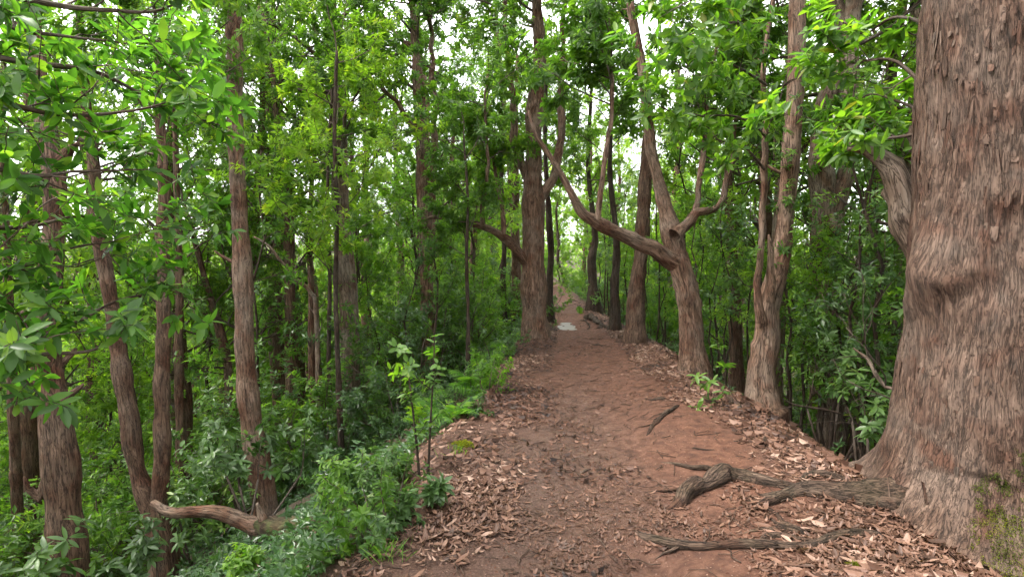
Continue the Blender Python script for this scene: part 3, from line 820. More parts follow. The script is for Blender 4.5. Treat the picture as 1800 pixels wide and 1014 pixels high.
for i, (lab, pl, Y, bk, ln) in enumerate(SMALL):
    Yb = Yof(pl[0][0], pl[0][1]) if Y is None else Y
    big = pl[0][2] > 14
    tree('tree' if big else 'sapling', lab, [(pl, Yb, Yb + .2)], seed=40 + i, bark=bk, crown=[(0, .5, 1, 12 if big else 8, ln)], rise=2.4,
         knobs=2, lod=2, cat='tree' if big else 'sapling', flare=1.3, nseg=18, step=0.09, leafm='leaf' if i % 2 else 'leaf_far', k=8)

# ------------------------------------------------------------------ the big near tree on the right
def near_tree():
    rs = np.random.default_rng(77)
    Y = 3.35
    # axis and radius from the left outline in the photograph; the right side is out of frame
    prof = [(-60, 1622), (0, 1617), (120, 1612), (220, 1606), (330, 1600), (420, 1592), (500, 1590), (560, 1584), (650, 1572), (760, 1564), (850, 1552), (905, 1545)]
    zs, ls = [], []
    for py, px in prof:
        p = at(px, py, Y); zs.append(p[2]); ls.append(p[0])
    zs, ls = np.array(zs)[::-1], np.array(ls)[::-1]
    zb = hz(2.45, Y - .2)
    NZ, NS = 330, 210
    z = np.concatenate([np.linspace(zb - 0.35, 3.3, NZ), np.linspace(3.4, 7.5, 40)])
    xleft = np.interp(z, zs, ls)
    r0 = np.interp(z, [-0.5, 0, 0.5, 1.4, 3, 5, 7.5], [0.48, 0.48, 0.46, 0.44, 0.41, 0.37, 0.27])
    al = np.arctan(xleft / Y); ac = al.copy()
    for _ in range(20): ac = al + np.arcsin(np.clip((r0 + .02) * np.cos(ac) / Y, 0, .6))
    xc = Y * np.tan(ac)
    xc = np.where(z > 3.2, np.interp(3.2, z, xc) + (z - 3.2) * 0.02, xc)
    # keep the outline touching: the left limb of a circle seen in perspective lies a little nearer than its centre
    th = np.arange(NS) / NS * 2 * math.pi
    T, Z = np.meshgrid(th, z)
    R = np.repeat(r0[:, None], NS, 1)
    def bump(t0, z0, wt, wz, a):
        dt = (T - t0 + math.pi) % (2 * math.pi) - math.pi
        return a * np.exp(-(dt / wt) ** 2 - ((Z - z0) / wz) ** 2)
    zk = at(1600, 480, Y)[2]
    R += bump(math.pi * 1.03, zk, .32, .2, .12) + bump(math.pi * 1.12, zk - .05, .13, .06, .05) + bump(math.pi * 1.2, zk + .03, .1, .05, .03) + bump(math.pi * .95, zk - .2, .3, .1, .03) + bump(math.pi * 1.5, zk - .25, .5, .18, .03)
    R += bump(math.pi * 1.75, zk + .3, .35, .35, -0.05)
    # root flare: lobes towards the path, the camera and behind
    hgt = np.clip(Z - zb, 0, None)
    fall = np.exp(-(hgt / 0.16) ** 1.2)
    for t0, w, a in ((math.pi * 1.0, .26, .36), (math.pi * 1.2, .34, .46), (math.pi * 1.42, .22, .34), (math.pi * 1.66, .3, .25), (math.pi * .7, .4, .3), (.3, .5, .3), (math.pi * 1.9, .3, .25)):
        dt = (T - t0 + math.pi) % (2 * math.pi) - math.pi
        R += a * np.exp(-(dt / w) ** 2) * fall
    R += 0.11 * np.exp(-(hgt / 0.38))
    q = np.stack([np.cos(T) * 0.5, np.sin(T) * 0.5, Z], -1)
    R += 0.045 * fbm(q * [2.6, 2.6, 1.7], 5, 3)
    for k_ in range(14):
        R += bump(rs.uniform(.85, 1.8) * math.pi, rs.uniform(.3, 3.2), rs.uniform(.06, .16), rs.uniform(.05, .12), rs.uniform(-.018, .022))
    # long sunken seam with folded lips on the shaded side
    sx = 1.46 * math.pi + .12 * np.sin(Z * 2.1) - .05 * Z
    R += -.035 * np.exp(-((T - sx) / .05) ** 2) * sstep(.7, 1.0, Z) * sstep(2.2, 1.7, Z) + .025 * np.exp(-((T - sx - .13) / .09) ** 2) * sstep(.7, 1.0, Z) * sstep(2.2, 1.7, Z)
    # shaggy plates: warped ridged noise stretched up the trunk, steps at the plate edges
    wp = q + 0.09 * np.stack([fbm(q * 5, 7, 2), fbm(q * 5, 8, 2), fbm(q * 5 + 9, 9, 2)], -1)
    pl = fbm(wp * [15, 15, 4.0], 11, 5, .62)
    rid = 1 - np.abs(fbm(wp * [32, 32, 6] + 2 * pl[..., None], 15, 4, .6)) * 2.4
    stp = np.floor(pl * 5 + 0.5) / 5
    R += 0.014 * (0.6 * pl + 0.4 * stp) + 0.004 * rid + 0.003 * fbm(q * [80, 80, 30], 19, 2)
    # torn ring of bark just above the roots, swirl folds on the flare
    ring = zb + 0.33 + 0.05 * np.sin(T * 2 + 1.0) + 0.03 * np.sin(T * 5)
    R += -0.022 * np.exp(-((Z - ring) / 0.025) ** 2) * sstep(1.0, 1.3, T / math.pi)
    R += (0.022 * np.sin(hgt * 45 + T * 14 + 5 * fbm(q * 5, 23, 3)) + .05 * fbm(q * [9, 9, 9], 27, 3)) * fall
    V = np.stack([xc[:, None] + np.cos(T) * R, Y + np.sin(T) * R, Z], -1)
    base = np.array([2.75, Y, zb])
    root = tag(empty('tree', base), 'massive near trunk on the right with flaking bark, knot and mossy foot', 'tree')
    g = Geo(); g.add(V - base, grid_faces(len(z), NS, True), np.stack([np.cos(T) * (r0[:, None] + .14 * np.exp(-hgt / .38)), np.sin(T) * (r0[:, None] + .14 * np.exp(-hgt / .38)), Z], -1))
    g_o = child('trunk', g.mesh('trunk', M['bark_near']), root)
    # loose bark flakes lifted from the skin on the side one sees
    nF = 1500
    ti = rs.integers(0, NS, nF); zi = rs.integers(25, NZ - 3, nF)
    ok = (th[ti] > math.pi * .82) & (th[ti] < math.pi * 2.02) & (np.abs(z[zi] - zk + .05) > .3)
    ti, zi = ti[ok], zi[ok]
    P0 = V[zi, ti]; outw = np.stack([np.cos(th[ti]), np.sin(th[ti]), 0 * th[ti]], -1)
    tang = np.stack([-np.sin(th[ti]), np.cos(th[ti]), 0 * th[ti]], -1)
    dn = nrm(np.array([0, 0, 1.0]) * np.where(rs.random(len(ti)) < .85, -1, 1)[:, None] + tang * rs.normal(0, .12, len(ti))[:, None] + outw * (.12 * rs.random(len(ti)) ** 2)[:, None])
    Ls = (.03 + .17 * rs.random(len(ti)) ** 2.5); Ws = (.008 + .022 * rs.random(len(ti)) ** 2)
    nF = len(ti); dn = nrm(dn); sdv = np.cross(dn, outw)
    FV = np.zeros((nF, 6, 3)); P1 = P0 + outw * 0.001
    jag = rs.uniform(-.5, .5, (nF, 6)); lift = .001 + .012 * rs.random(nF) ** 3
    for k, (t_, w_) in enumerate([(0, .5), (0, -.5), (.55, .55), (.55, -.55), (1, .4), (1, -.4)]):
        FV[:, k] = P1 + dn * (Ls * (t_ + .25 * jag[:, k] * (t_ > 0)))[:, None] + sdv * (Ws * (w_ + .25 * jag[:, 5 - k]))[:, None] + outw * (lift * (t_ * .8 + .2))[:, None]
    bs = (np.arange(nF) * 6)[:, None]
    lo = np.concatenate([bs + [[0, 1, 3, 2]], bs + [[2, 3, 5, 4]]], 1).ravel(); sz = np.full(nF * 2, 4); FV = FV.reshape(-1, 3)
    bkf = np.repeat(P0 - base, 6, 0) + (FV - np.repeat(P0, 6, 0)) * 0.6
    fm = mesh_np('bark_flakes', FV - base, lo, sz, M['bark_near'], False, vattr={'bk': bkf})
    tag(child('bark_flakes', fm, root), kind='stuff')
    # moss creeping up the foot on the near right side
    cand = rs.random((70000, 2))
    tt = (1.26 + cand[:, 0] * 0.5) * math.pi; zz = zb - .05 + cand[:, 1] * 0.62
    ii = np.clip(np.searchsorted(z, zz), 0, NZ - 1); jj = (tt / (2 * math.pi) * NS).astype(int) % NS
    Pm = V[ii, jj]
    dens = fbm(Pm * [5, 5, 4], 33, 3) * 1.2 + fbm(Pm * 26, 37, 3) * .9 + 0.95 - (zz - zb) * 1.2 - 1.1 * np.clip((1.36 * math.pi - tt) / math.pi * 8, 0, 1)
    keep = dens > 0.28
    Pm, tt = Pm[keep], tt[keep]; Pm = Pm + rs.normal(0, .006, Pm.shape)
    o_ = np.stack([np.cos(tt), np.sin(tt), 0.35 + 0 * tt], -1)
    dm = nrm(o_ + rs.normal(0, .55, (len(tt), 3)))
    tint = np.clip(0.36 + 0.5 * fbm(Pm * 6, 35, 2) - (Pm[:, 2] - zb - .12) * 1.2 + rs.normal(0, .12, len(tt)), 0, 1)
    lm = rs.uniform(.004, .011, len(tt))
    mm = leaves_mesh('moss', M['moss'], Pm - base, dm, np.cross(dm, rs.normal(0, 1, dm.shape)), lm, lm * .5, 2, rs, rnd=tint)
    tag(child('moss', mm, root), 'yellow green moss on the foot of the trunk', kind='stuff')
    # surface roots
    def root_line(pl, lift, s, knobs=6, ns=40):
        P = np.array([[base[0] + a[0], base[1] + a[1], 0] for a in pl]); R_ = np.array([a[2] for a in pl])
        P[:, 2] = height(P[:, 0], P[:, 1]) + R_ * lift + np.array([a[3] for a in pl])
        g_ = Geo(); bark_tube(g_, P - base, R_, ns, 0.02, 0.02, s, knobs, .28)
        child('root', g_.mesh('root', M['root']), root)
    root_line([(.0, -.02, .3, .2), (-.22, -.06, .23, .08), (-.38, -.07, .16, .02), (-.54, -.05, .115, .0), (-.7, .0, .085, -.01), (-.9, .06, .06, .0), (-1.08, .05, .04, -.02), (-1.22, .1, .02, -.03)], 0.15, 301, 14)
    # curved limb leaving to the left, broken at the top
    bY = Y + .5
    P, R_ = px_line([(1640, 470, 70), (1600, 400, 66), (1585, 340, 56), (1570, 300, 50), (1545, 275, 34), (1515, 262, 20), (1490, 262, 10)], bY - .1, bY)
    g_ = Geo(); bark_tube(g_, P - base, R_, 30, .03, .012, 310, 10, .12); child('limb', g_.mesh('limb', M['bark_pale']), root)
    P, R_ = px_line([(1588, 345, 40), (1596, 300, 46), (1600, 262, 40), (1604, 235, 22), (1600, 222, 6)], bY, bY)
    g_ = Geo(); bark_tube(g_, P - base, R_, 26, .03, .016, 311, 5, .16); child('limb', g_.mesh('limb', M['bark_pale']), root)
    return root, base, Y

BIG, BIG_BASE, BIG_Y = near_tree()

# ------------------------------------------------------------------ near foliage, leaf by leaf
def leaf_protos(mat, curl):
    out = []
    for (w, fo, dr_) in curl:
        V, lo, sz, rd = leaf_arrays(np.zeros((1, 3)), np.array([[1.0, 0, 0]]), np.array([[0, 0, 1.0]]), 1.0, w, 0, 0.5, fo, dr_)
        out.append(mesh_np('leaf', V, lo, sz, mat, True, {'rnd': rd}))
    return out

def place_leaf(name, me, parent, p, d, nm, L):
    d = nrm(d); nm = nrm(nm - d * (nm @ d)); s = np.cross(nm, d)
    o = bpy.data.objects.new(name, me)
    o.matrix_local = Matrix([[d[0] * L, s[0] * L, nm[0] * L, p[0]], [d[1] * L, s[1] * L, nm[1] * L, p[1]], [d[2] * L, s[2] * L, nm[2] * L, p[2]], [0, 0, 0, 1]])
    return link(o, parent)

def spray(line, r0, rs, tubes, tips, every=0.16, tw=(0.12, 0.4), t0=0.15, sub=2):
    """A leafy branch along line: side twigs with shoots."""
    P, R = resample(line, np.linspace(r0, 0.003, len(line)), 0.05)
    P = P + 0.012 * np.stack([vnoise(P * 5 + k * 7, 50 + k) for k in range(3)], -1)
    tubes.append((P, R, 6))
    n_ = len(P); ln = np.linalg.norm(np.diff(P, axis=0), axis=1).sum()
    for j in range(max(2, int(ln * (1 - t0) / every))):
        t = t0 + (1 - t0) * (j + rs.random()) / max(2, int(ln * (1 - t0) / every))
        i = min(n_ - 2, int(t * (n_ - 1)))
        d = perp_dir(P[i + 1] - P[i], math.radians(rs.uniform(30, 75)), rs)
        grow(P[i], d, rs.uniform(*tw), max(0.0035, R[i] * .5), 1, 2, rs, tubes, tips, (1, sub), .2, .08, .7, (30, 60), .06, .002)
    tips.append((P[-1], nrm(P[-1] - P[-2])))

def leafy(root, base, lines, r0, seed, mats, L, k=6, limit=300, every=.16, tw=(.12, .4), thin=1.0, stemname='branch', stemmat='twig', spread=(70, 18), wr=(.28, .34, .42)):
    """Branches under root; the leaves that show largest are parts of their own, the rest one part."""
    rs = np.random.default_rng(seed)
    allp, alld, alln = [], [], []
    for ln in lines:
        tubes, tips = [], []
        spray(np.asarray(ln), r0, rs, tubes, tips, every, tw)
        child(stemname, tubes_mesh(stemname, [(p - base, r, n_) for p, r, n_ in tubes], M[stemmat]), root)
        if thin < 1: tips = [t for t in tips if rs.random() < thin]
        p, d, nm = whorls([t[0] for t in tips], [t[1] for t in tips], k, rs, spread, .18)
        allp.append(p); alld.append(d); alln.append(nm)
    p, d, nm = np.vstack(allp), np.vstack(alld), np.vstack(alln)
    l_ = rs.uniform(L[0], L[1], len(p))
    u, v, f = project(p)
    score = np.where((u > -20) & (u < PW + 20) & (v > -20) & (v < PH + 20) & (p[:, 1] > .3), l_ / f, 0)
    o = np.argsort(-score)
    top, rest = o[:limit], o[limit:]
    protos = leaf_protos(M[mats[0]], [(wr[0], .25, .15), (wr[1], .4, .28), (wr[2], .12, .05), (wr[1], .5, -.08)])
    for i in top: place_leaf('leaf', protos[rs.integers(0, 4)], root, p[i] - base, d[i], nm[i], l_[i])
    if len(rest):
        me = leaves_mesh('foliage', M[mats[1]], p[rest] - base, d[rest], nm[rest], l_[rest], l_[rest] * wr[1], 0, rs)
        tag(child('foliage', me, root), kind='stuff')
    return len(p)

# leaves on the left edge: a tree standing just out of frame reaches in
tb = np.array([-3.1, 2.3, 0.0]); tb[2] = hz(tb[0], tb[1])
LT = tag(empty('tree', tb), 'leafy tree at the left edge whose big leaved branches fill the upper left', 'tree')
g = Geo()
bark_tube(g, np.array([[0, 0, -.3], [0, 0, .8], [.05, .05, 1.9], [-.03, .1, 3.2], [.05, .1, 5.0]]), np.array([.17, .14, .12, .1, .06]), 24, .06, .01, 401, 4)
child('trunk', g.mesh('trunk', M['bark']), LT)
def in_from_left(pl, Y0, Y1, h0):
    P = [at(a, b, y) for (a, b), y in zip(pl, np.linspace(Y0, Y1, len(pl)))]
    return np.array([tb + [0.03, 0.05, h0 - tb[2]]] + P)
lines = [in_from_left([(-150, -30), (60, 0), (180, 18), (270, 20), (350, -10)], 2.4, 2.8, 2.3),
         in_from_left([(-150, 170), (20, 188), (110, 204), (250, 190), (340, 158)], 2.4, 3.0, 2.0),
         in_from_left([(-150, 290), (60, 308), (120, 304), (260, 300)], 2.3, 2.7, 1.8),
         in_from_left([(-150, 90), (60, 110), (180, 130), (300, 190), (400, 225)], 2.5, 3.4, 2.2),
         in_from_left([(-150, 640), (50, 605), (130, 565), (220, 525), (330, 505)], 2.3, 3.2, 1.2),
         in_from_left([(-150, 655), (60, 625), (170, 612), (250, 560)], 2.3, 2.8, 1.1),
         in_from_left([(-150, 470), (20, 470), (120, 440), (220, 420)], 2.3, 3.0, 1.5),
         in_from_left([(-150, 400), (40, 400), (150, 380), (290, 400)], 2.6, 3.6, 1.6),
         in_from_left([(-150, 10), (60, 60), (180, 70), (320, 100)], 2.8, 3.8, 2.6)]
nl = leafy(LT, tb, lines, .02, 402, ('leaf_near', 'leaf_near_mass'), (.05, .12), 7, 300, .105, (.12, .48), .62)

# branches of the big tree hanging in front of the wood
bl = [np.array([at(a, b, y) for a, b, y in q]) for q in (
    [(1625, 150, 3.7), (1580, 110, 3.8), (1530, 105, 3.9), (1470, 120, 4.0), (1420, 150, 4.1)],
    [(1620, 235, 3.6), (1560, 242, 3.7), (1500, 236, 3.8), (1450, 205, 3.9)],
    [(1620, 320, 3.8), (1560, 300, 3.9), (1510, 260, 4.0), (1470, 280, 4.1)],
    [(1625, 40, 3.7), (1570, 30, 3.9), (1520, 60, 4.0), (1480, 40, 4.0)],
    [(1630, 200, 3.9), (1580, 180, 4.1), (1520, 170, 4.3), (1460, 240, 4.5)])]
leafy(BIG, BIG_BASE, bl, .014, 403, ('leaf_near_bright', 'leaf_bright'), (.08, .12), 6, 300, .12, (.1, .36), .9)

# bright leaves on the thin stem of the bole tree
BR, BB, _ = HERO['bole']
yb = 6.1
bl = [np.array([at(a, b, y) for a, b, y in q]) for q in (
    [(1347, 240, yb - .3), (1300, 207, yb - .6), (1240, 203, yb - .9), (1180, 196, yb - 1.2), (1140, 180, yb - 1.4)],
    [(1350, 60, yb - .4), (1290, 40, yb - .8), (1220, 60, yb - 1.2), (1150, 90, yb - 1.6)],
    [(1346, 150, yb - .3), (1300, 120, yb - .8), (1250, 110, yb - 1.0), (1170, 130, yb - 1.3)],
    [(1360, -30, yb - .4), (1290, -20, yb - .9), (1220, 0, yb - 1.3), (1160, 30, yb - 1.7)],
    [(1348, 200, yb - .35), (1380, 150, yb - .7), (1420, 130, yb - .9)],
    [(1345, 300, yb - .3), (1310, 260, yb - .5), (1270, 250, yb - .7), (1240, 215, yb - .8)])]
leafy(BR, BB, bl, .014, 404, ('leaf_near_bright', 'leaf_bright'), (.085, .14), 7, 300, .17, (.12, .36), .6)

# ------------------------------------------------------------------ copies: trees of the slopes, shrubs, saplings
def copy_thing(src, loc, rz, s, label, group=None):
    r = src.copy(); r.location = Vector([float(c) for c in loc]); r.rotation_euler = (0, 0, rz)
    r.scale = (s, s, s * 1.0); COL.objects.link(r); r['label'] = label
    if group: r['group'] = group
    for ch in src.children:
        c = ch.copy(); c.parent = r; COL.objects.link(c)
    return r

def forest_proto(seed, h, r, bark, leafm, t0=.42, cnt=15, ln=1.7):
    rs = np.random.default_rng(seed)
    root = tag(empty('tree', (0, 0, -60)), 'x', 'tree')
    n_ = 9; z = np.linspace(-.4, h, n_)
    P = np.stack([np.cumsum(rs.normal(0, .09, n_)), np.cumsum(rs.normal(0, .09, n_)), z], -1); P[:2, :2] = 0
    R = np.linspace(r, r * .3, n_); R[0] *= 1.5
    g_ = Geo(); Pp, Rr = bark_tube(g_, P, R, 14, .16, .012, seed, 3)
    child('trunk', g_.mesh('trunk', M[bark]), root)
    tubes, tips = [], []
    for j in range(cnt):
        t = t0 + (1 - t0) * (j + rs.random()) / cnt
        i = min(len(Pp) - 2, int(t * (len(Pp) - 1)))
        grow(Pp[i], perp_dir(Pp[i + 1] - Pp[i], math.radians(rs.uniform(35, 80)), rs), ln * rs.uniform(.6, 1.3), max(.02, Rr[i] * .35), 0, 2, rs, tubes, tips, (4, 3), .16, .06)
    child('branches', tubes_mesh('branches', tubes, M['twig']), root)
    child('crown', crown_mesh('crown', tips, rs, M[leafm], 9, (.09, .145), .4, 2), root)
    return root

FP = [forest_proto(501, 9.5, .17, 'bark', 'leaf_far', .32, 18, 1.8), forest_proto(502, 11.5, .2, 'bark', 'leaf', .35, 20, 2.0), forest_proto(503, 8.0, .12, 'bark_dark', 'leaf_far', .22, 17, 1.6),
      forest_proto(504, 12.5, .22, 'bark_pale', 'leaf_far', .4, 20, 2.1), forest_proto(505, 6.5, .09, 'bark_dark', 'leaf_bright', .15, 18, 1.5)]
FP_LOOK = ['brown barked tree', 'tall dark leaved tree', 'slim black stemmed tree', 'tall pale barked tree', 'low bright leaved tree']

def shrub_proto(seed, h, stems, leafm, L, k=7, lod=2, kids=(4, 3), name='shrub', lean=.5, first=None, bark='twig'):
    rs = np.random.default_rng(seed)
    root = tag(empty(name, (0, 0, -60)), 'x', name)
    tubes, tips = [], []
    for j in range(stems):
        d = nrm(np.array([rs.normal(0, lean), rs.normal(0, lean), 1.0]))
        grow(np.array([rs.normal(0, .05), rs.normal(0, .05), -.1]), d, h * rs.uniform(.5, .8), .006 + .008 * h, 0, 2, rs, tubes, tips, kids, .14, .03, .55, (30, 70), .15, .002)
    child('stem', tubes_mesh('stem', tubes, M[bark]), root)
    child('foliage', crown_mesh('foliage', tips, rs, M[leafm], k, L, .36, lod), root)
    return root

SH = [shrub_proto(601, 1.6, 5, 'leaf_shrub', (.08, .12)), shrub_proto(602, 2.2, 5, 'leaf_shrub', (.08, .13)), shrub_proto(603, 1.2, 5, 'leaf_shrub', (.07, .11)),
      shrub_proto(604, 2.6, 6, 'leaf', (.08, .13)), shrub_proto(605, 1.9, 5, 'leaf_bright', (.07, .11))]

def sapling_proto(seed, h, leafm):
    rs = np.random.default_rng(seed)
    root = tag(empty('sapling', (0, 0, -60)), 'x', 'sapling')
    tubes, tips = [], []
    n_ = 10; P = np.stack([np.cumsum(rs.normal(0, .07, n_)), np.cumsum(rs.normal(0, .07, n_)), np.linspace(-.3, h, n_)], -1)
    R = np.linspace(.03, .008, n_)
    tubes.append((P, R, 8))
    for j in range(9):
        i = rs.integers(4, n_ - 1)
        grow(P[i], perp_dir(P[i + 1] - P[i], math.radians(rs.uniform(30, 70)), rs), rs.uniform(.4, .9), .008, 1, 2, rs, tubes, tips, (3, 3), .16, .06, .6)
    child('stem', tubes_mesh('stem', tubes, M['bark_dark']), root)
    child('foliage', crown_mesh('foliage', tips, rs, M[leafm], 7, (.08, .12), .36, 2), root)
    return root

SH_LOOK = ['dark glossy shrub', 'tall glossy shrub', 'low glossy shrub', 'tall bushy shrub', 'bright yellow green shrub']
SA_LOOK = ['thin dark sapling', 'thin glossy leaved sapling', 'short pale leaved sapling', 'tall thin sapling']
SA = [sapling_proto(701, 3.6, 'leaf'), sapling_proto(702, 4.4, 'leaf_shrub'), sapling_proto(703, 3.0, 'leaf_far'), sapling_proto(704, 5.0, 'leaf')]

used = []
def spot_ok(x, y, dmin):
    for (a, b, c) in used:
        if (a - x) ** 2 + (b - y) ** 2 < (max(dmin, c)) ** 2: return False
    return True
hero_xy = [(r[1][0], r[1][1]) for r in HERO.values()] + [(BIG_BASE[0], BIG_BASE[1])]
for x, y in hero_xy: used.append((x, y, .5))

rs = np.random.default_rng(900)
ZONES = [(-400, 'at the far left edge'), (60, 'behind the gnarled far left trunk'), (170, 'behind the two joined trunks'), (330, 'left of the tall smooth trunk'),
         (430, 'between the tall smooth and the forking trunk'), (530, 'behind the thin straight slope stems'), (640, 'left of the straight slim slope trunk'),
         (755, 'between the slim slope trunk and the fern bank'), (850, 'left of the tall path-side trunk'), (940, 'where the path climbs out of sight'),
         (1060, 'right of the puddle'), (1125, 'between the dark footed and knobbly trunks'), (1225, 'between the knobbly trunk and the bole'), (1340, 'behind the two stemmed bole'),
         (1430, 'around the broad pale forked trunk'), (1500, 'left of the massive near trunk'), (1600, 'hidden behind the massive near trunk')]
def where(x, y, z):
    u, v, f = project(np.array([x, y, z])); w_ = [t for a, t in ZONES if u >= a]
    d = 'near' if f < 9 else 'middle distance' if f < 15 else 'far'
    return (w_[-1] if w_ else 'at the far left edge'), d
def scatter(n_, xr_fn, yr, dmin, protos, looks, kind, srange, avoid=.0, tries=40, keep=None):
    c = 0
    for _ in range(n_ * tries):
        if c >= n_: break
        y = rs.uniform(*yr); x = rs.uniform(*xr_fn(y))
        e = edges(np.array([y])); xl0, xr0 = float(e[0][0]), float(e[1][0])
        if xl0 - avoid < x < xr0 + avoid: continue
        if abs(x) > .98 * y + (1.5 if kind != 'tree' else 5): continue
        if keep and not keep(x, y): continue
        if not spot_ok(x, y, dmin): continue
        used.append((x, y, dmin * .8)); c += 1
        i = rs.integers(0, len(protos)); z = hz(x, y) - .03
        w_, d = where(x, y, z)
        lab = {'near': 'near ', 'middle distance': '', 'far': 'distant '}[d] + looks[i] + ' ' + w_
        copy_thing(protos[i], (x, y, z), rs.uniform(0, 6.28), rs.uniform(*srange), lab, lab.replace('tree', 'trees').replace('shrub', 'shrubs').replace('sapling', 'saplings'))
    return c

def lft(a, b): return lambda y: (max(-b, -1.0 * y - 1), float(np.interp(y, TY, XL)) - a)
def rgt(a, b): return lambda y: (float(np.interp(y, TY, XR)) + a, min(b, y + 1))
def pick(l_, ids): return [l_[i] for i in ids]
cnt = {}
cnt['shadeR'] = scatter(16, lambda y: (4.6, 13), (3.6, 15), 1.25, pick(FP, (1, 1, 3)), pick(FP_LOOK, (1, 1, 3)), 'tree', (.8, 1.05), 2.0)
cnt['highL'] = scatter(4, lambda y: (max(-15, -y), float(np.interp(y, TY, XL)) - 2.2), (9.5, 19), 1.3, pick(FP, (1, 3, 0)), pick(FP_LOOK, (1, 3, 0)), 'tree', (1.15, 1.45), 2.2)
cnt['highC'] = scatter(3, lambda y: (-3.5, 6), (15, 25), 1.3, pick(FP, (1, 0)), pick(FP_LOOK, (1, 0)), 'tree', (.9, 1.2), .7)
cnt['treesL'] = scatter(46, lft(2.4, 34), (10.5, 40), 1.6, FP, FP_LOOK, 'tree', (.75, 1.15), 2.0)
cnt['lowL'] = scatter(60, lft(3.0, 34), (11, 36), 1.25, pick(FP, (4, 2, 4, 0)), pick(FP_LOOK, (4, 2, 4, 0)), 'tree', (.6, .95), 2.4)
cnt['treesR1'] = scatter(9, lambda y: (5.2, 11), (5.5, 12), 1.5, pick(FP, (1, 2, 4)), pick(FP_LOOK, (1, 2, 4)), 'tree', (.7, 1.0), 2.0)
cnt['treesR'] = scatter(40, rgt(2.0, 30), (11, 40), 1.6, FP, FP_LOOK, 'tree', (.75, 1.1), 1.8)
cnt['lowR'] = scatter(30, rgt(2.4, 30), (12, 36), 1.25, pick(FP, (4, 2)), pick(FP_LOOK, (4, 2)), 'tree', (.6, .95), 2.0)
cnt['treesC'] = scatter(22, lambda y: (-4, 9), (25, 46), 1.5, pick(FP, (4, 2, 0)), pick(FP_LOOK, (4, 2, 0)), 'tree', (.6, .95), .5)
cnt['sapR0'] = scatter(40, rgt(.9, 9), (5.2, 11), .3, SA, SA_LOOK, 'sapling', (.6, 1.05), .6)
cnt['sapR'] = scatter(75, rgt(.5, 14), (8.5, 26), .35, SA, SA_LOOK, 'sapling', (.7, 1.15), .4)
cnt['sapL'] = scatter(45, lft(1.4, 18), (9, 30), .6, SA, SA_LOOK, 'sapling', (.7, 1.2), 1.0)
cnt['shL'] = scatter(210, lft(1.3, 24), (7.5, 34), .62, SH, SH_LOOK, 'shrub', (.6, 1.3), 1.0)
cnt['shR'] = scatter(120, rgt(1.3, 20), (5.0, 32), .6, SH[:4], SH_LOOK, 'shrub', (.6, 1.25), 1.25)
cnt['shC'] = scatter(26, lambda y: (-3, 8), (24, 44), .8, pick(SH, (4, 3)), pick(SH_LOOK, (4, 3)), 'shrub', (.6, 1.0), .25)
# the wood goes on behind and beside the viewpoint and shades it
for i, (x, y, k, sc_) in enumerate([(6.0, 1.2, 1, 1.0), (5.4, -2.4, 3, 1.0), (8.5, -.6, 1, 1.0), (3.6, -5.2, 0, 1.0), (8.0, -5.0, 3, 1.0), (-1.8, -4.6, 1, .95), (-5.2, -2.0, 0, .9), (-6.0, -6.0, 3, 1.0), (1.0, -9.0, 1, 1.0), (5.0, -9.0, 0, 1.0), (10.5, 3.0, 3, 1.0), (-8.5, 1.5, 1, .9)]):
    copy_thing(FP[k], (x, y, hz(x, y) - .03), i * 1.7, sc_, FP_LOOK[k] + ' out of frame ' + ('right of the massive near trunk' if x > 5.3 and y > -3 else 'behind the viewpoint') , 'trees out of frame')
for i in range(44):
    side = 1 if i % 2 else -1
    for _ in range(60):
        y = rs.uniform(1.5, 22); x = side * (abs(.98 * y) + rs.uniform(2.2, 9))
        if spot_ok(x, y, 1.7): break
    used.append((x, y, 1.5)); k = int(rs.integers(0, 5))
    copy_thing(FP[k], (x, y, hz(x, y) - .03), rs.uniform(0, 6.28), rs.uniform(.85, 1.1), FP_LOOK[k] + (' out of frame right of the massive near trunk' if side > 0 else ' out of frame beyond the left edge'), 'trees out of frame')
for r_ in FP + SH + SA:
    for ch in list(r_.children): bpy.data.objects.remove(ch)
    bpy.data.objects.remove(r_)

# the wood beyond, one far mass on the falling ground
def far_woods():
    rs_ = np.random.default_rng(955)
    n_ = 1400
    a = rs_.uniform(-1.05, 1.05, n_); d = rs_.uniform(40, 100, n_)
    x, y = np.sin(a) * d, np.cos(a) * d
    z = height(x, y) + rs_.uniform(1.0, 9.0, n_)
    C = np.repeat(np.stack([x, y, z], -1), 55, 0)
    o = nrm(rs_.normal(0, 1, C.shape)) * (rs_.random(len(C)) ** .4 * 1.9)[:, None] * [1, 1, .7]
    P = C + o; dr_ = nrm(o + rs_.normal(0, .8, C.shape)); l_ = rs_.uniform(.25, .5, len(P))
    tint = np.clip(np.repeat(rs_.random(n_), 55) * .6 + rs_.random(len(P)) * .4, 0, 1)
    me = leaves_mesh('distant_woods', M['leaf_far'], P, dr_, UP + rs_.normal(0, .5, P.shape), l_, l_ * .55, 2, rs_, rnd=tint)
    tag(link(bpy.data.objects.new('distant_woods', me)), 'distant woodland seen between the trunks', 'woods', kind='stuff')
far_woods()

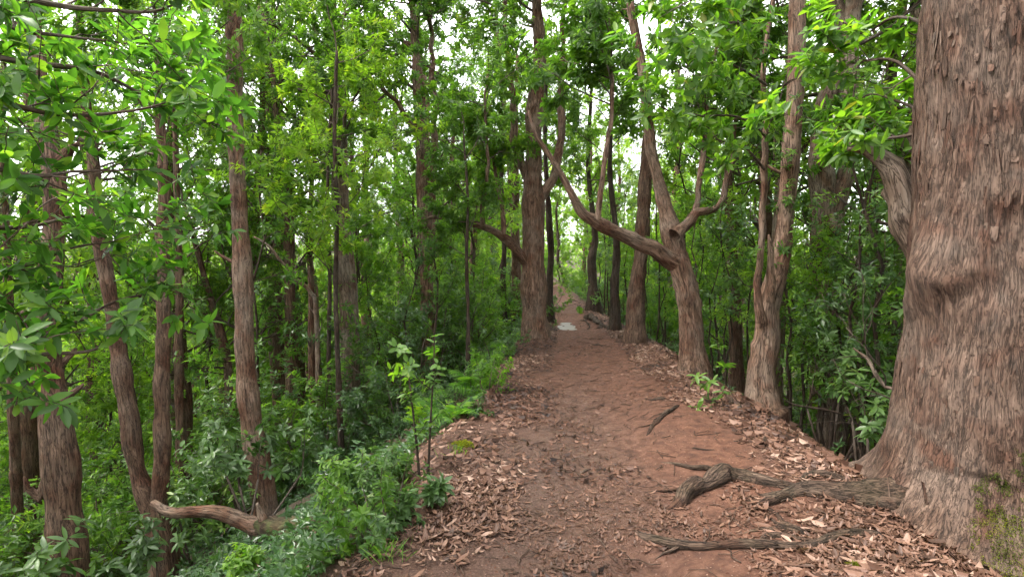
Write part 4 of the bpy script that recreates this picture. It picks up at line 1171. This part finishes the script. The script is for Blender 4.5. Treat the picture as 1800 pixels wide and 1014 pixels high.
# ------------------------------------------------------------------ shrubs and seedlings one can tell apart, left foreground
def single_shrub(label, px, py, Y, h, seed, L, leafm='leaf_shrub', stems=5, lod=0, k=8, cat='shrub', lean=.45, kids=(3, 3), bare=.45):
    rs_ = np.random.default_rng(seed)
    p = at(px, py, Y) if Y else gp(px, py)
    zg = hz(p[0], p[1]); b = np.array([p[0], p[1], zg])
    root = tag(empty(cat, b), label, cat)
    tubes, tips = [], []
    for j in range(stems):
        d = nrm(np.array([rs_.normal(0, lean), rs_.normal(0, lean), 1.0]))
        q0 = np.array([rs_.normal(0, .02), rs_.normal(0, .02), -.05]); q1 = q0 + d * h * bare * rs_.uniform(.8, 1.1)
        tubes.append((np.array([q0, (q0 + q1) / 2 + rs_.normal(0, .012, 3), q1]), np.array([.004 + .007 * h, .004 + .006 * h, .003 + .005 * h]), 6))
        grow(q1, nrm(d + rs_.normal(0, .2, 3)), h * .3 * rs_.uniform(.8, 1.2), .003 + .005 * h, 0, 2, rs_, tubes, tips, kids, .14, .05, .62, (35, 75), .08, .002, True)
    child('stem', tubes_mesh('stem', tubes, M['twig']), root)
    child('foliage', crown_mesh('foliage', tips, rs_, M[leafm], k, L, .32, lod, spread=(80, 14)), root)
    return root

single_shrub('shrub of glossy whorled leaves leaning over the fallen log', 440, 890, 5.7, 1.35, 801, (.09, .13), stems=4, lean=.35, bare=.6)
single_shrub('glossy shrub left of the fallen log, in front of the joined trunks', 285, 965, 5.3, 1.0, 802, (.09, .13), stems=4)
single_shrub('whorled shrub in front of the joined trunks, higher on the slope', 330, 800, 7.0, 1.5, 803, (.09, .13), stems=5)
single_shrub('dark leaved shrub at the foot of the gnarled far left trunk', 20, 900, 4.0, 1.5, 804, (.1, .14), stems=5)
single_shrub('low bright bush at the bottom edge left of the path', 450, 1000, 3.9, .4, 805, (.05, .08), 'leaf_bright', 6, lean=.8)
single_shrub('small leafy bush between the log and the path', 640, 880, None, .5, 806, (.05, .08), 'leaf_bright', 5, lean=.6)
single_shrub('dense green bush on the path shoulder below the mossy stone', 690, 870, None, .42, 807, (.05, .08), 'leaf_shrub', 5, lean=.6)
single_shrub('loose bush behind the shoulder seedlings', 640, 770, None, .75, 808, (.05, .08), 'leaf_shrub', 6)
single_shrub('bush in the shade under the straight slim trunk', 700, 740, None, .8, 809, (.05, .08), 'leaf_shrub', 6)
single_shrub('broad leaved plant hanging onto the leaf litter left of the path', 735, 905, None, .3, 810, (.07, .1), 'leaf_shrub', 4, lean=.9, kids=(2, 2))
single_shrub('small green plant at the foot of the near trunk, right slope', 1520, 825, None, .22, 811, (.09, .12), 'leaf_bright', 1, k=5, kids=(1, 1))
single_shrub('leafy shrub beside the near trunk over the right bank', 1530, 690, 5.2, 1.5, 813, (.09, .12), 'leaf_shrub', 5)
single_shrub('shrub filling the gap between bole and near trunk', 1470, 700, 6.2, 1.9, 814, (.09, .12), 'leaf_shrub', 6)
single_shrub('tall shrub close behind the near trunk, above the right bank', 1560, 640, 5.6, 2.6, 815, (.09, .12), 'leaf', 6)

SPL = [shrub_proto(611 + q, .45 + .12 * q, 3, ('leaf_shrub', 'cover', 'leaf_bright', 'leaf_shrub')[q], (.045, .085), 6, 1, (2, 2), 'seedling', .7) for q in range(4)]
SPL_LOOK = ['small dark plant', 'low green plant', 'small bright plant', 'leggy green plant']
rs = np.random.default_rng(915)
for i in range(70):
    y = 2.5 + 7.5 * rs.random() ** 1.2; x = float(np.interp(y, TY, XL)) - .1 - 1.4 * rs.random() ** 1.4
    if abs(x) > .95 * y: continue
    z = hz(x, y); u, v, f = project(np.array([x, y, z])); q = int(rs.integers(0, 4))
    if (u < 700 and v > 985) or (u < 640 and 850 < v < 1010) or (690 < u < 790 and 770 < v < 870): continue
    w_ = 'at the bottom edge left of the path' if v > 930 else 'beside the mossy log end' if u < 640 and v > 820 else 'on the shoulder left of the slender seedlings' if v > 790 else 'on the shoulder below the slim trunk' if v > 690 else 'on the shoulder among the ferns'
    lab = SPL_LOOK[q] + ' ' + w_
    copy_thing(SPL[q], (x, y, z - .01), rs.uniform(0, 6.28), rs.uniform(.4, .9), lab, lab.replace('plant', 'plants'))
for r_ in SPL:
    for ch in list(r_.children): bpy.data.objects.remove(ch)
    bpy.data.objects.remove(r_)

def seedling(label, pts, Y, seed, leafm, L, n_tw):
    rs_ = np.random.default_rng(seed)
    P = np.array([at(a, b, Y) for a, b in pts]); b = np.array([P[0][0], P[0][1], hz(P[0][0], P[0][1])])
    P[0, 2] = b[2] - .03
    root = tag(empty('seedling', b), label, 'seedling')
    tubes, tips = [], []
    P = P - b
    Ps, Rs = resample(P, np.linspace(.011, .004, len(P)), .05); tubes.append((Ps, Rs, 6))
    for j in range(n_tw):
        i = int((.35 + .64 * (j + rs_.random()) / n_tw) * (len(Ps) - 1))
        grow(Ps[i], perp_dir(UP, math.radians(rs_.uniform(40, 80)), rs_), rs_.uniform(.08, .25), .004, 2, 2, rs_, tubes, tips, (2,), .15, .05, .6, (30, 60), .08, .002)
    tips.append((Ps[-1], UP))
    child('stem', tubes_mesh('stem', tubes, M['bark_dark']), root)
    child('foliage', crown_mesh('foliage', tips, rs_, M[leafm], 5, L, .42, 0), root)
ys = Yof(750, 840)
seedling('slender bent seedling with pale new leaves on the left path shoulder', [(738, 836), (733, 790), (728, 740), (722, 690), (716, 640), (712, 610)], ys, 821, 'leaf_bright', (.05, .08), 9)
seedling('thin straight dark seedling with a bright tip before the slim trunk', [(752, 838), (755, 780), (758, 720), (762, 650), (764, 590)], ys, 822, 'leaf_bright', (.05, .08), 4)

# ferns on the left shoulder
def fern_frond(seed, n_=15):
    rs_ = np.random.default_rng(seed)
    pos, dr_, L_ = [], [], []
    arc = lambda q: np.array([q * .95, 0, .55 * q - .62 * q * q])
    for q in np.linspace(.14, .98, n_):
        p = arc(q); tg = nrm(arc(q + .02) - arc(q - .02))
        for s in (-1, 1):
            pos.append(p); dr_.append(nrm(np.array([tg[0] * .5, s, tg[2] * .5 - .1 + rs_.normal(0, .08)])))
            L_.append(.33 * math.sin(math.pi * min(1, q * .88 + .14)) + .02)
    L_ = np.array(L_); pos = np.array(pos)
    V, lo, sz, rd = leaf_arrays(pos, np.array(dr_), np.tile(UP, (len(pos), 1)), L_, L_ * .2, 1, rs_.random(len(pos)), .1, .25)
    g_ = Geo(); q = np.linspace(0, 1, 9); g_.tube(np.array([arc(t) for t in q]), np.linspace(.012, .003, 9), 4)
    TV = np.vstack(g_.V); k = len(V)
    return mesh_np('frond', np.vstack([V, TV]), np.concatenate([lo] + [l_ + k for l_ in g_.L]), np.concatenate([sz] + g_.S), M['fern'], False, {'rnd': np.concatenate([rd, np.full(len(TV), .2)])})
FR = [fern_frond(831), fern_frond(832, 18), fern_frond(833, 13)]
def fern(px, py, s, label, nf=8, seed=0):
    rs_ = np.random.default_rng(seed)
    p = gp(px, py); root = tag(empty('fern', (p[0], p[1], hz(p[0], p[1]))), label, 'fern', 'ferns of the left path shoulder')
    for j in range(nf):
        o = bpy.data.objects.new('frond', FR[j % 3])
        q = s * rs_.uniform(.75, 1.1); o.scale = (q, q, q)
        o.rotation_euler = (rs_.normal(0, .3), rs_.uniform(-.75, .1), j / nf * 6.28 + rs_.normal(0, .25))
        link(o, root)
for i, (a, b, s, lab) in enumerate([
    (838, 690, .62, 'largest fern, spreading over the path shoulder below the tall path-side trunk'), 
    (800, 740, .45, 'fern on the shoulder just above the mossy stone'), (868, 640, .5, 'fern above the largest one, nearer the tall path-side trunk'),
    (890, 610, .5, 'fern at the foot of the tall path-side trunk'),
    (875, 590, .55, 'fern left behind the tall path-side trunk'), 
    (770, 735, .5, 'fern at the foot of the straight slim trunk'), (905, 575, .5, 'uppermost fern, behind the tall path-side trunk')]):
    fern(a, b, s, lab, 8, 840 + i)

# ------------------------------------------------------------------ ground cover on the left slope
def ground_cover():
    rs_ = np.random.default_rng(850)
    n_ = 42000
    y = 2.2 + 22 * rs_.random(n_) ** 1.5; x = np.interp(y, TY, XL) - .3 - 10 * rs_.random(n_) ** 1.35
    m2 = rs_.random(n_) < .16
    x = np.where(m2, np.interp(y, TY, XR) + .5 + 5 * rs_.random(n_), x)
    dens = fbm(np.stack([x * 1.1, y * 1.1, 0 * x], -1), 71, 3)
    lim = np.where((y < 6) & (x > np.interp(y, TY, XL) - .5), .05 + .5 * (x - np.interp(y, TY, XL) + .5), np.where(y < 6, -.5, -.25))
    kp = (dens > lim) & (np.abs(x) < y * 1.0 + 1)
    x, y = x[kp], y[kp]
    z = height(x, y) + .02 + .2 * rs_.random(len(x)) ** 1.6
    T = np.stack([x, y, z], -1); D = nrm(np.array([0, 0, 1.0]) + rs_.normal(0, .35, T.shape))
    p, d, nm = whorls(T, D, 6, rs_, (68, 18), .1, .1)
    l_ = np.repeat(rs_.uniform(.03, .095, len(T)), 6) * rs_.uniform(.7, 1.15, len(p))
    tint = np.clip(np.repeat(fbm(T * .8, 73, 2) * .5 + .5, 6) * .6 + rs_.random(len(p)) * .4, 0, 1)
    me = leaves_mesh('ground_cover', M['cover'], p, d, nm, l_, l_ * .45, 2, rs_, rnd=tint)
    tag(link(bpy.data.objects.new('ground_cover', me)), 'low green ground cover over the forest slopes', 'plants', kind='stuff')
ground_cover()

# grass tufts at the bottom left
def grass_tuft(px, py, label, seed, n_=46, h=.22):
    rs_ = np.random.default_rng(seed); p = gp(px, py)
    root = tag(empty('grass_tuft', (p[0], p[1], hz(p[0], p[1]))), label, 'grass')
    P = np.stack([rs_.normal(0, .05, n_), rs_.normal(0, .04, n_), np.full(n_, -.01)], -1)
    d = nrm(np.stack([rs_.normal(0, .55, n_), rs_.normal(0, .55, n_), np.full(n_, 1.0)], -1))
    l_ = rs_.uniform(.5, 1.1, n_) * h
    child('blades', leaves_mesh('blades', M['fern'], P, d, nrm(np.cross(d, rs_.normal(0, 1, d.shape))), l_, l_ * .02 + .002, 0, rs_, .2, .3), root)
grass_tuft(690, 985, 'tuft of grass in the leaf litter at the bottom left', 861, 26, .17)
grass_tuft(800, 800, 'grass tuft beside the mossy stone', 864, 30, .14)
grass_tuft(760, 760, 'grass tuft above the mossy stone', 865, 30, .14)

# ------------------------------------------------------------------ fallen log, stone, loose roots, sticks
def lying(name, label, cat, pl, mat, Y=None, lift=.3, seed=1, knobs=4, ns=22, amp=.008, lump=.12, amt=None):
    if Y is None: P = np.array([gp(a[0], a[1]) for a in pl])
    else: P = np.array([at(a[0], a[1], y) for a, y in zip(pl, np.linspace(Y[0], Y[1], len(pl)))])
    f = project(P)[2]; R = np.array([a[2] for a in pl]) * .5 * f / FPX
    if Y is None:
        P[:, 2] = height(P[:, 0], P[:, 1]) + R * lift
        m_ = R.max(); P[0, 2] -= m_ * 1.3; P[-1, 2] -= m_ * 1.3; R[0] *= .8; R[-1] *= .8
    b = np.array([*P[len(P) // 2][:2], 0]); b[2] = hz(b[0], b[1])
    root = tag(empty(name, b), label, cat)
    g_ = Geo(); bark_tube(g_, P - b, R, ns, .03, amp, seed, knobs, lump)
    return root, g_, b, P

yl = Yof(478, 950) - .1; yl2 = Yof(620, 935) - .06
root, g_, b, P = lying('fallen_log', 'fallen pale branch resting on a dark mossy log across the left slope', 'log',
                       [(268, 884, 14), (300, 900, 18), (345, 898, 20), (385, 900, 24), (425, 914, 27), (455, 925, 32), (478, 922, 34)], 'bark_pale', (yl + .3, yl), 0, 871, 5)
child('branch', g_.mesh('branch', M['bark_pink']), root)
g2 = Geo(); P2, R2 = px_line([(462, 922, 36), (500, 930, 42), (545, 926, 42), (580, 916, 38), (612, 905, 30), (640, 895, 14)], yl, yl2)
bark_tube(g2, P2 - b, R2, 28, .025, .03, 872, 14, .3); child('mossy_end', g2.mesh('mossy_end', M['log_moss']), root)
g3 = Geo(); P3, R3 = px_line([(462, 912, 18), (456, 896, 10), (452, 884, 6)], yl - .1, yl - .12)
bark_tube(g3, P3 - b, R3, 14, .02, .006, 873, 1); child('stub', g3.mesh('stub', M['bark_pale']), root)

LOOSE = [
    ('exposed_root', 'thick gnarled root arching out of the bare bank towards the near trunk', 'root', [(1150, 905, 20), (1175, 893, 34), (1210, 875, 38), (1245, 858, 44), (1275, 844, 42), (1305, 840, 32), (1340, 850, 24), (1390, 856, 20), (1450, 872, 22), (1510, 892, 26), (1570, 905, 30)], .35, 10),
    ('exposed_root', 'long smooth curved root nearest the camera on the bank', 'root', [(1112, 922, 14), (1122, 940, 19), (1145, 956, 19), (1180, 968, 18), (1220, 972, 19), (1270, 968, 19), (1320, 964, 18), (1380, 966, 17), (1440, 958, 20), (1510, 945, 26), (1580, 935, 34)], .3, 3),
    ('exposed_root', 'short dark root between the gnarled root and the near trunk', 'root', [(1318, 898, 10), (1350, 888, 17), (1385, 880, 15), (1400, 886, 6)], .3, 3),
    ('exposed_root', 'stubby root end beside the near trunk root', 'root', [(1365, 925, 20), (1385, 930, 28), (1410, 940, 22), (1425, 948, 10)], .35, 4),
    ('exposed_root', 'low lumpy root behind the long smooth curved one', 'root', [(1335, 952, 12), (1365, 944, 20), (1400, 952, 20), (1440, 958, 16), (1470, 962, 8)], .3, 4),
    ('exposed_root', 'root hump in the leaves high on the right bank', 'root', [(1400, 846, 10), (1430, 838, 20), (1465, 842, 18), (1500, 852, 14), (1530, 858, 8)], .3, 3),
    ('exposed_root', 'bare forked root lying on the path right of the middle', 'root', [(1132, 775, 6), (1142, 755, 9), (1160, 735, 9), (1180, 722, 8), (1200, 708, 5)], .5, 2),
    ('exposed_root', 'thin winding root along the right bank below the knobbly trunk', 'root', [(1215, 682, 6), (1240, 678, 9), (1268, 692, 9), (1290, 712, 10), (1306, 735, 8), (1312, 748, 4)], .5, 2),
    ('exposed_root', 'short upright root loop in the leaves below the bole', 'root', [(1340, 795, 7), (1345, 775, 9), (1348, 755, 8), (1352, 750, 3)], .6, 1),
    ('exposed_root', 'dark root mass over the path edge right of the puddle', 'root', [(1018, 556, 6), (1030, 558, 12), (1045, 566, 11), (1062, 576, 8), (1085, 588, 4)], .7, 2),
    ('exposed_root', 'thin pale root curling below the dark root mass', 'root', [(1018, 562, 2), (1030, 566, 3), (1036, 574, 3), (1026, 582, 2)], .8, 0),
    ('fallen_stick', 'dark stick lying across the path below the puddle', 'stick', [(1038, 606, 2), (1052, 607, 4), (1068, 608, 2)], .5, 0),
    ('fallen_stick', 'dry stick on the bare dirt left of the gnarled root', 'stick', [(1018, 836, 4), (1030, 829, 6), (1042, 824, 3)], .5, 0),
    ('fallen_stick', 'thin stick on the bare patch right of the path', 'stick', [(1212, 788, 3), (1235, 792, 5), (1262, 790, 3)], .5, 0),
    ('fallen_stick', 'bark strip lying at the right path edge above the forked root', 'stick', [(1140, 706, 4), (1160, 702, 7), (1185, 700, 4)], .4, 0),
]
def root_thing(nme, lab, ct, pl, lift, seed, mat, scale=1.0):
    rs_ = np.random.default_rng(seed)
    P = np.array([gp(a[0], a[1]) for a in pl]); f = project(P)[2]; R = np.array([a[2] for a in pl]) * .5 * f / FPX * scale
    big = R.max() > .012
    P, R = resample(P, R, max(.015, R.max() * .6))
    v = np.concatenate([[0], np.cumsum(np.linalg.norm(np.diff(P, axis=0), axis=1))])
    w = np.stack([v * 5, 0 * v + seed * 1.7, 0 * v], -1)
    P[:, 0] += .55 * R.max() * fbm(w, seed, 2) * 2; P[:, 1] += .55 * R.max() * fbm(w + 31, seed + 1, 2) * 2
    R = R * (1 + .35 * fbm(w * 1.7 + 5, seed + 2, 2))
    e = np.minimum(v, v[-1] - v) / max(v[-1], 1e-6)
    P[:, 2] = height(P[:, 0], P[:, 1]) + R * (lift + .8 * fbm(w * .8 + 9, seed + 3, 2)) - R.max() * 1.5 * (1 - sstep(0, .16, e))
    b = np.array([*P[len(P) // 2][:2], 0]); b[2] = hz(b[0], b[1])
    root = tag(empty(nme, b), lab, ct)
    g_ = Geo(); bark_tube(g_, P - b, R, 22 if big else 9, .02, .012 if big else .003, seed, 9 if big else 2, .3)
    child('wood', g_.mesh('wood', M[mat]), root)
    if big:                                                     # rootlets forking off and diving into the soil
        for q in range(5):
            i = int(rs_.uniform(.15, .85) * (len(P) - 2)); d = nrm(P[i + 1] - P[i]); s_ = rs_.choice([-1, 1])
            d = nrm(d * rs_.choice([-1, 1]) + np.array([-d[1], d[0], 0]) * s_ * rs_.uniform(.5, 1.2)); ln = rs_.uniform(4, 10) * R[i]
            n_ = 7; t_ = np.linspace(0, 1, n_); Q = P[i] + d * (t_ * ln)[:, None]
            Q[:, :2] += rs_.normal(0, ln * .05, (n_, 2)) * t_[:, None]
            r_ = R[i] * rs_.uniform(.25, .5) * (1 - .75 * t_); zg = height(Q[:, 0], Q[:, 1]) + r_ * .5
            Q[:, 2] = P[i, 2] * (1 - t_) ** 2 + zg * (1 - (1 - t_) ** 2) - r_ * 1.2 * sstep(.7, 1, t_)
            g2 = Geo(); bark_tube(g2, Q - b, r_, 9, .02, .004, seed + 40 + q, 2, .25); child('rootlet', g2.mesh('rootlet', M[mat]), root)
for i, (nme, lab, ct, pl, lift, kn) in enumerate(LOOSE):
    root_thing(nme, lab, ct, pl, lift, 880 + i, 'root' if i < 9 else 'bark_dark', .72 if i < 1 else .85)

def bare_branch(label, pl, Y0, Y1, seed, mat='bark_pale'):
    P, R = px_line(pl, Y0, Y1); b = np.array([P[0][0], P[0][1], hz(P[0][0], P[0][1])])
    P = np.vstack([[b - [0, 0, .1]], P]); R = np.concatenate([[R[0] * 1.2], R])
    root = tag(empty('bare_branch', b), label, 'branch')
    g_ = Geo(); bark_tube(g_, P - b, R, 10, .05, .004, seed, 3, .15); child('stem', g_.mesh('stem', M[mat]), root)
    tubes, tips = [], []
    rs_ = np.random.default_rng(seed)
    for q in range(4):
        i = rs_.integers(1, len(P) - 1); grow(P[i] - b, perp_dir(P[i + 1] - P[i], .8, rs_), rs_.uniform(.3, .7), R[i] * .45, 1, 2, rs_, tubes, tips, (2, 2), .2, .05, .6, (30, 60), .1)
    child('twigs', tubes_mesh('twigs', tubes, M['twig']), root)
bare_branch('pale bare curved branch between the tall smooth trunk and the forking trunk', [(556, 560, 8), (546, 514, 7), (520, 490, 7), (496, 462, 6), (472, 432, 5), (446, 416, 3)], 9.2, 9.0, 961)
bare_branch('bare grey branch leaning out beside the massive near trunk', [(1575, 705, 9), (1556, 680, 8), (1538, 655, 8), (1526, 632, 7), (1500, 612, 4)], 4.5, 4.7, 962)
bare_branch('dark bare branch arching low in the shade behind the right bank', [(1580, 790, 4), (1520, 745, 5), (1460, 722, 5), (1400, 712, 4), (1375, 700, 2)], 5.6, 5.8, 963, 'bark_dark')
bare_branch('broken dead snag between the thin slope stems and the forking trunk', [(548, 620, 14), (548, 540, 13), (546, 490, 11), (543, 468, 5)], 9.6, 9.6, 964, 'bark')

# mossy stone on the left shoulder
def stone(px, py, r, label, seed, moss=True):
    p = gp(px, py); rs_ = np.random.default_rng(seed)
    b = np.array([p[0], p[1], hz(p[0], p[1])]); root = tag(empty('stone', b), label, 'stone')
    th = np.linspace(0, math.pi, 18)[:, None]; ph = (np.arange(30) / 30 * 2 * math.pi)[None]
    d = np.stack([np.sin(th) * np.cos(ph), np.sin(th) * np.sin(ph), np.cos(th) + 0 * ph], -1)
    R = r * (1 + .35 * fbm(d * 1.6 + seed, seed, 4))
    V = d * R[..., None] * [1.25, .9, .65]
    g_ = Geo(); g_.add(V, grid_faces(18, 30, True)); child('rock', g_.mesh('rock', M['log_moss']), root)
    n_ = 2600; i, j = rs_.integers(0, 11, n_), rs_.integers(0, 30, n_)
    P = V[i, j] + rs_.normal(0, r * .05, (n_, 3)); kp = fbm(P * 14, seed + 3, 2) > -.15
    P = P[kp]; dd = nrm(nrm(P) + rs_.normal(0, .5, P.shape) + UP * .3)
    l_ = rs_.uniform(.01, .02, len(P))
    tag(child('moss', leaves_mesh('moss', M['moss'], P, dd, np.cross(dd, rs_.normal(0, 1, dd.shape)), l_, l_ * .5, 2, rs_, rnd=np.clip(rs_.normal(.55, .2, len(P)), 0, 1)), root), kind='stuff')
stone(812, 790, .085, 'small mossy stone at the left edge of the path', 91)
stone(1503, 1004, .03, 'bright yellow green moss clump at the bottom edge by the roots', 92)

# ------------------------------------------------------------------ leaf litter
def litter():
    rs_ = np.random.default_rng(950)
    n_ = 270000
    y = 1.9 + 18 * rs_.random(n_) ** 2.2
    xl0, xr0 = np.interp(y, TY, XL), np.interp(y, TY, XR)
    x = xl0 - 2.0 + (xr0 - xl0 + 3.4) * rs_.random(n_)
    c = (x - xl0) / (xr0 - xl0)
    cl = fbm(np.stack([x * 1.2, y * 1.2, 0 * x], -1), 81, 3)
    cl2 = fbm(np.stack([x * 3.5, y * 3.5, 0 * x], -1), 83, 3)
    # probability: thick on the shoulders and the right bank, thin on the trodden middle
    left = sstep(.34, .02, c); right = sstep(.62, .9, c)
    prob = .14 + .42 * left + .85 * right + .8 * cl + .6 * cl2
    prob = np.where((c > .25) & (c < .75), .14 * sstep(7, 3, y) + .03 + .55 * np.clip(cl, 0, 1) * sstep(9, 5, y) + .5 * np.clip(cl2, 0, 1) * sstep(7, 4, y), prob)
    prob = np.where(c > 1.35, prob * .35, prob); prob = np.where(c < -.1, prob * np.clip(1 + (c + .06) * 8, .1, 1), prob)
    bare = np.exp(-(((x - 1.45) / .42) ** 2 + ((y - 4.6) / .75) ** 2)) + .9 * np.exp(-(((x - .95) / .22) ** 2 + ((y - 2.65) / .25) ** 2))
    prob = prob - 1.25 * bare
    kp = rs_.random(n_) < prob
    x, y, c = x[kp], y[kp], c[kp]
    N = len(x)
    e = .02
    z = height(x, y); zx = (height(x + e, y) - z) / e; zy = (height(x, y + e) - z) / e
    gn = nrm(np.stack([-zx, -zy, np.ones(N)], -1))
    a = rs_.random(N) * 6.283
    mid = (c > .2) & (c < .7)
    tilt = np.where(mid, .10, .2)
    nm = nrm(gn + rs_.normal(0, 1, (N, 3)) * tilt[:, None])
    d = nrm(np.stack([np.cos(a), np.sin(a), 0 * a], -1) - nm * (np.cos(a) * nm[:, 0] + np.sin(a) * nm[:, 1])[:, None])
    L_ = np.clip(np.exp(rs_.normal(-3.15, .46, N)), .014, .09) * np.where(mid, .75, 1.0); W_ = L_ * rs_.uniform(.2, .34, N)
    pos = np.stack([x, y, z + .004 + rs_.random(N) * np.where(mid, .005, .02)], -1) - d * (L_ * .5)[:, None]
    tint = np.clip(rs_.beta(1.5, 1.6, N) * .8 + .1 + .35 * fbm(np.stack([x * 2.2, y * 2.2, 0 * x], -1), 87, 2) + np.where(mid, -.1, .03), 0, 1)
    u, v, f = project(pos)
    area = L_ * W_ / f ** 2 * np.where((u > 10) & (u < PW - 10) & (v > 10) & (v < PH - 10), 1, 0)
    o = np.argsort(-area); top, rest = o[:300], o[300:]
    protos = leaf_protos(M['dead_obj'], [(.3, .5, -.18), (.36, .2, .1), (.42, -.4, -.12), (.28, .7, .2), (.38, .35, -.3)])
    on = (c[top] > .03) & (c[top] < .95)
    for i, p_ in zip(top, on): place_leaf('fallen_leaf', protos[rs_.integers(0, 5)], path if p_ else ground, pos[i] + [0, 0, .004], d[i], nm[i], L_[i])
    cu = rs_.random(len(rest)) < .5
    far = pos[rest, 1] > 6.2; near = (pos[rest, 1] < 3.7) & (area[rest] > 0)
    Vs, Ls_, Ss, Rd, off = [], [], [], [], 0
    for sel, lod, tt, ww in ((rest[near], 0, [0, .22, .22, .22, .55, .55, .55, .82, .82, .82, 1], [0, .7, 0, .7, 1, 0, 1, .6, 0, .6, 0]), (rest[~far & ~near], 1, [0, .27, .64, 1, .64, .27], [0, 1, 1, 0, 1, 1]), (rest[far], 2, [0, .45, 1, .45], [0, 1, 0, 1])):
        V, lo, sz, rd = leaf_arrays(pos[sel], d[sel], nm[sel], L_[sel], W_[sel], lod, tint[sel], 0, 0)
        k = len(tt); t_ = np.tile(tt, len(sel)); w_ = np.tile(ww, len(sel))       # every leaf curls its own way
        curl = np.repeat(rs_.normal(0, .3, len(sel)) * L_[sel], k); fold_ = np.repeat(rs_.normal(.12, .26, len(sel)) * W_[sel] * .5, k)
        V = V + np.repeat(nm[sel], k, 0) * ((np.abs(t_ - .5) * 2) ** 2 * np.abs(curl) * .8 + w_ * fold_ * .6)[:, None]
        Vs.append(V); Ls_.append(lo + off); Ss.append(sz); Rd.append(rd); off += len(V)
    me = mesh_np('leaf_litter', np.vstack(Vs), np.concatenate(Ls_), np.concatenate(Ss), M['dead'], True, {'rnd': np.concatenate(Rd)})
    tag(link(bpy.data.objects.new('leaf_litter', me)), 'dead brown leaves strewn over path and banks', 'leaves', kind='stuff')
    # crumbs of soil and small stones, and broken twigs
    n2 = 9000
    y = 1.9 + 9 * rs_.random(n2) ** 2; xl0, xr0 = np.interp(y, TY, XL), np.interp(y, TY, XR); x = xl0 + (xr0 - xl0) * rs_.random(n2)
    r_ = np.clip(np.exp(rs_.normal(-5.3, .45, n2)), .002, .014)
    oc = np.array([[1, 0, 0], [0, 1, 0], [-1, 0, 0], [0, -1, 0], [0, 0, 1.]])
    V = np.stack([x, y, height(x, y) - r_ * .1], -1)[:, None] + oc[None] * r_[:, None, None] * rs_.uniform(.55, 1.3, (n2, 5, 1))
    F = (np.arange(n2) * 5)[:, None] + np.array([0, 1, 4, 1, 2, 4, 2, 3, 4, 3, 0, 4])[None]
    me = mesh_np('crumbs', V.reshape(-1, 3), F.ravel(), np.full(n2 * 4, 3), M['soil'], False, {'dirt': np.repeat(rs_.uniform(.3, 1, n2), 5), 'slope': np.zeros(n2 * 5), 'wet': np.zeros(n2 * 5)})
    tag(link(bpy.data.objects.new('soil_crumbs', me)), 'crumbs of soil and grit on the path', 'grit', kind='stuff')
    g_ = Geo()
    for q in range(900):
        y = 2.0 + 9 * rs_.random() ** 1.6; xl0, xr0 = np.interp(y, TY, XL), np.interp(y, TY, XR)
        c0 = rs_.random(); c0 = c0 ** 2 * .5 if rs_.random() < .5 else 1 - c0 ** 2 * .5
        x = xl0 - .2 + (xr0 - xl0 + .5) * c0
        a = rs_.random() * 6.28; ln = rs_.uniform(.05, .22); t_ = np.linspace(-.5, .5, 4) * ln
        px_, py_ = x + np.cos(a) * t_ + rs_.normal(0, ln * .05, 4), y + np.sin(a) * t_ + rs_.normal(0, ln * .05, 4)
        g_.tube(np.stack([px_, py_, height(px_, py_) + rs_.uniform(.004, .022)], -1), np.full(4, rs_.uniform(.0015, .004)), 4)
    tag(link(bpy.data.objects.new('twig_litter', g_.mesh('twig_litter', M['twig']))), 'small broken twigs among the dead leaves', 'twigs', kind='stuff')
    return N
nlit = litter()
print('COUNTS', cnt, 'litter', nlit, 'near leaves', nl, 'tris', sum(sum(len(p.vertices) - 2 for p in m.polygons) if len(m.polygons) < 10 else len(m.loops) - 2 * len(m.polygons) for m in bpy.data.meshes if m.users))
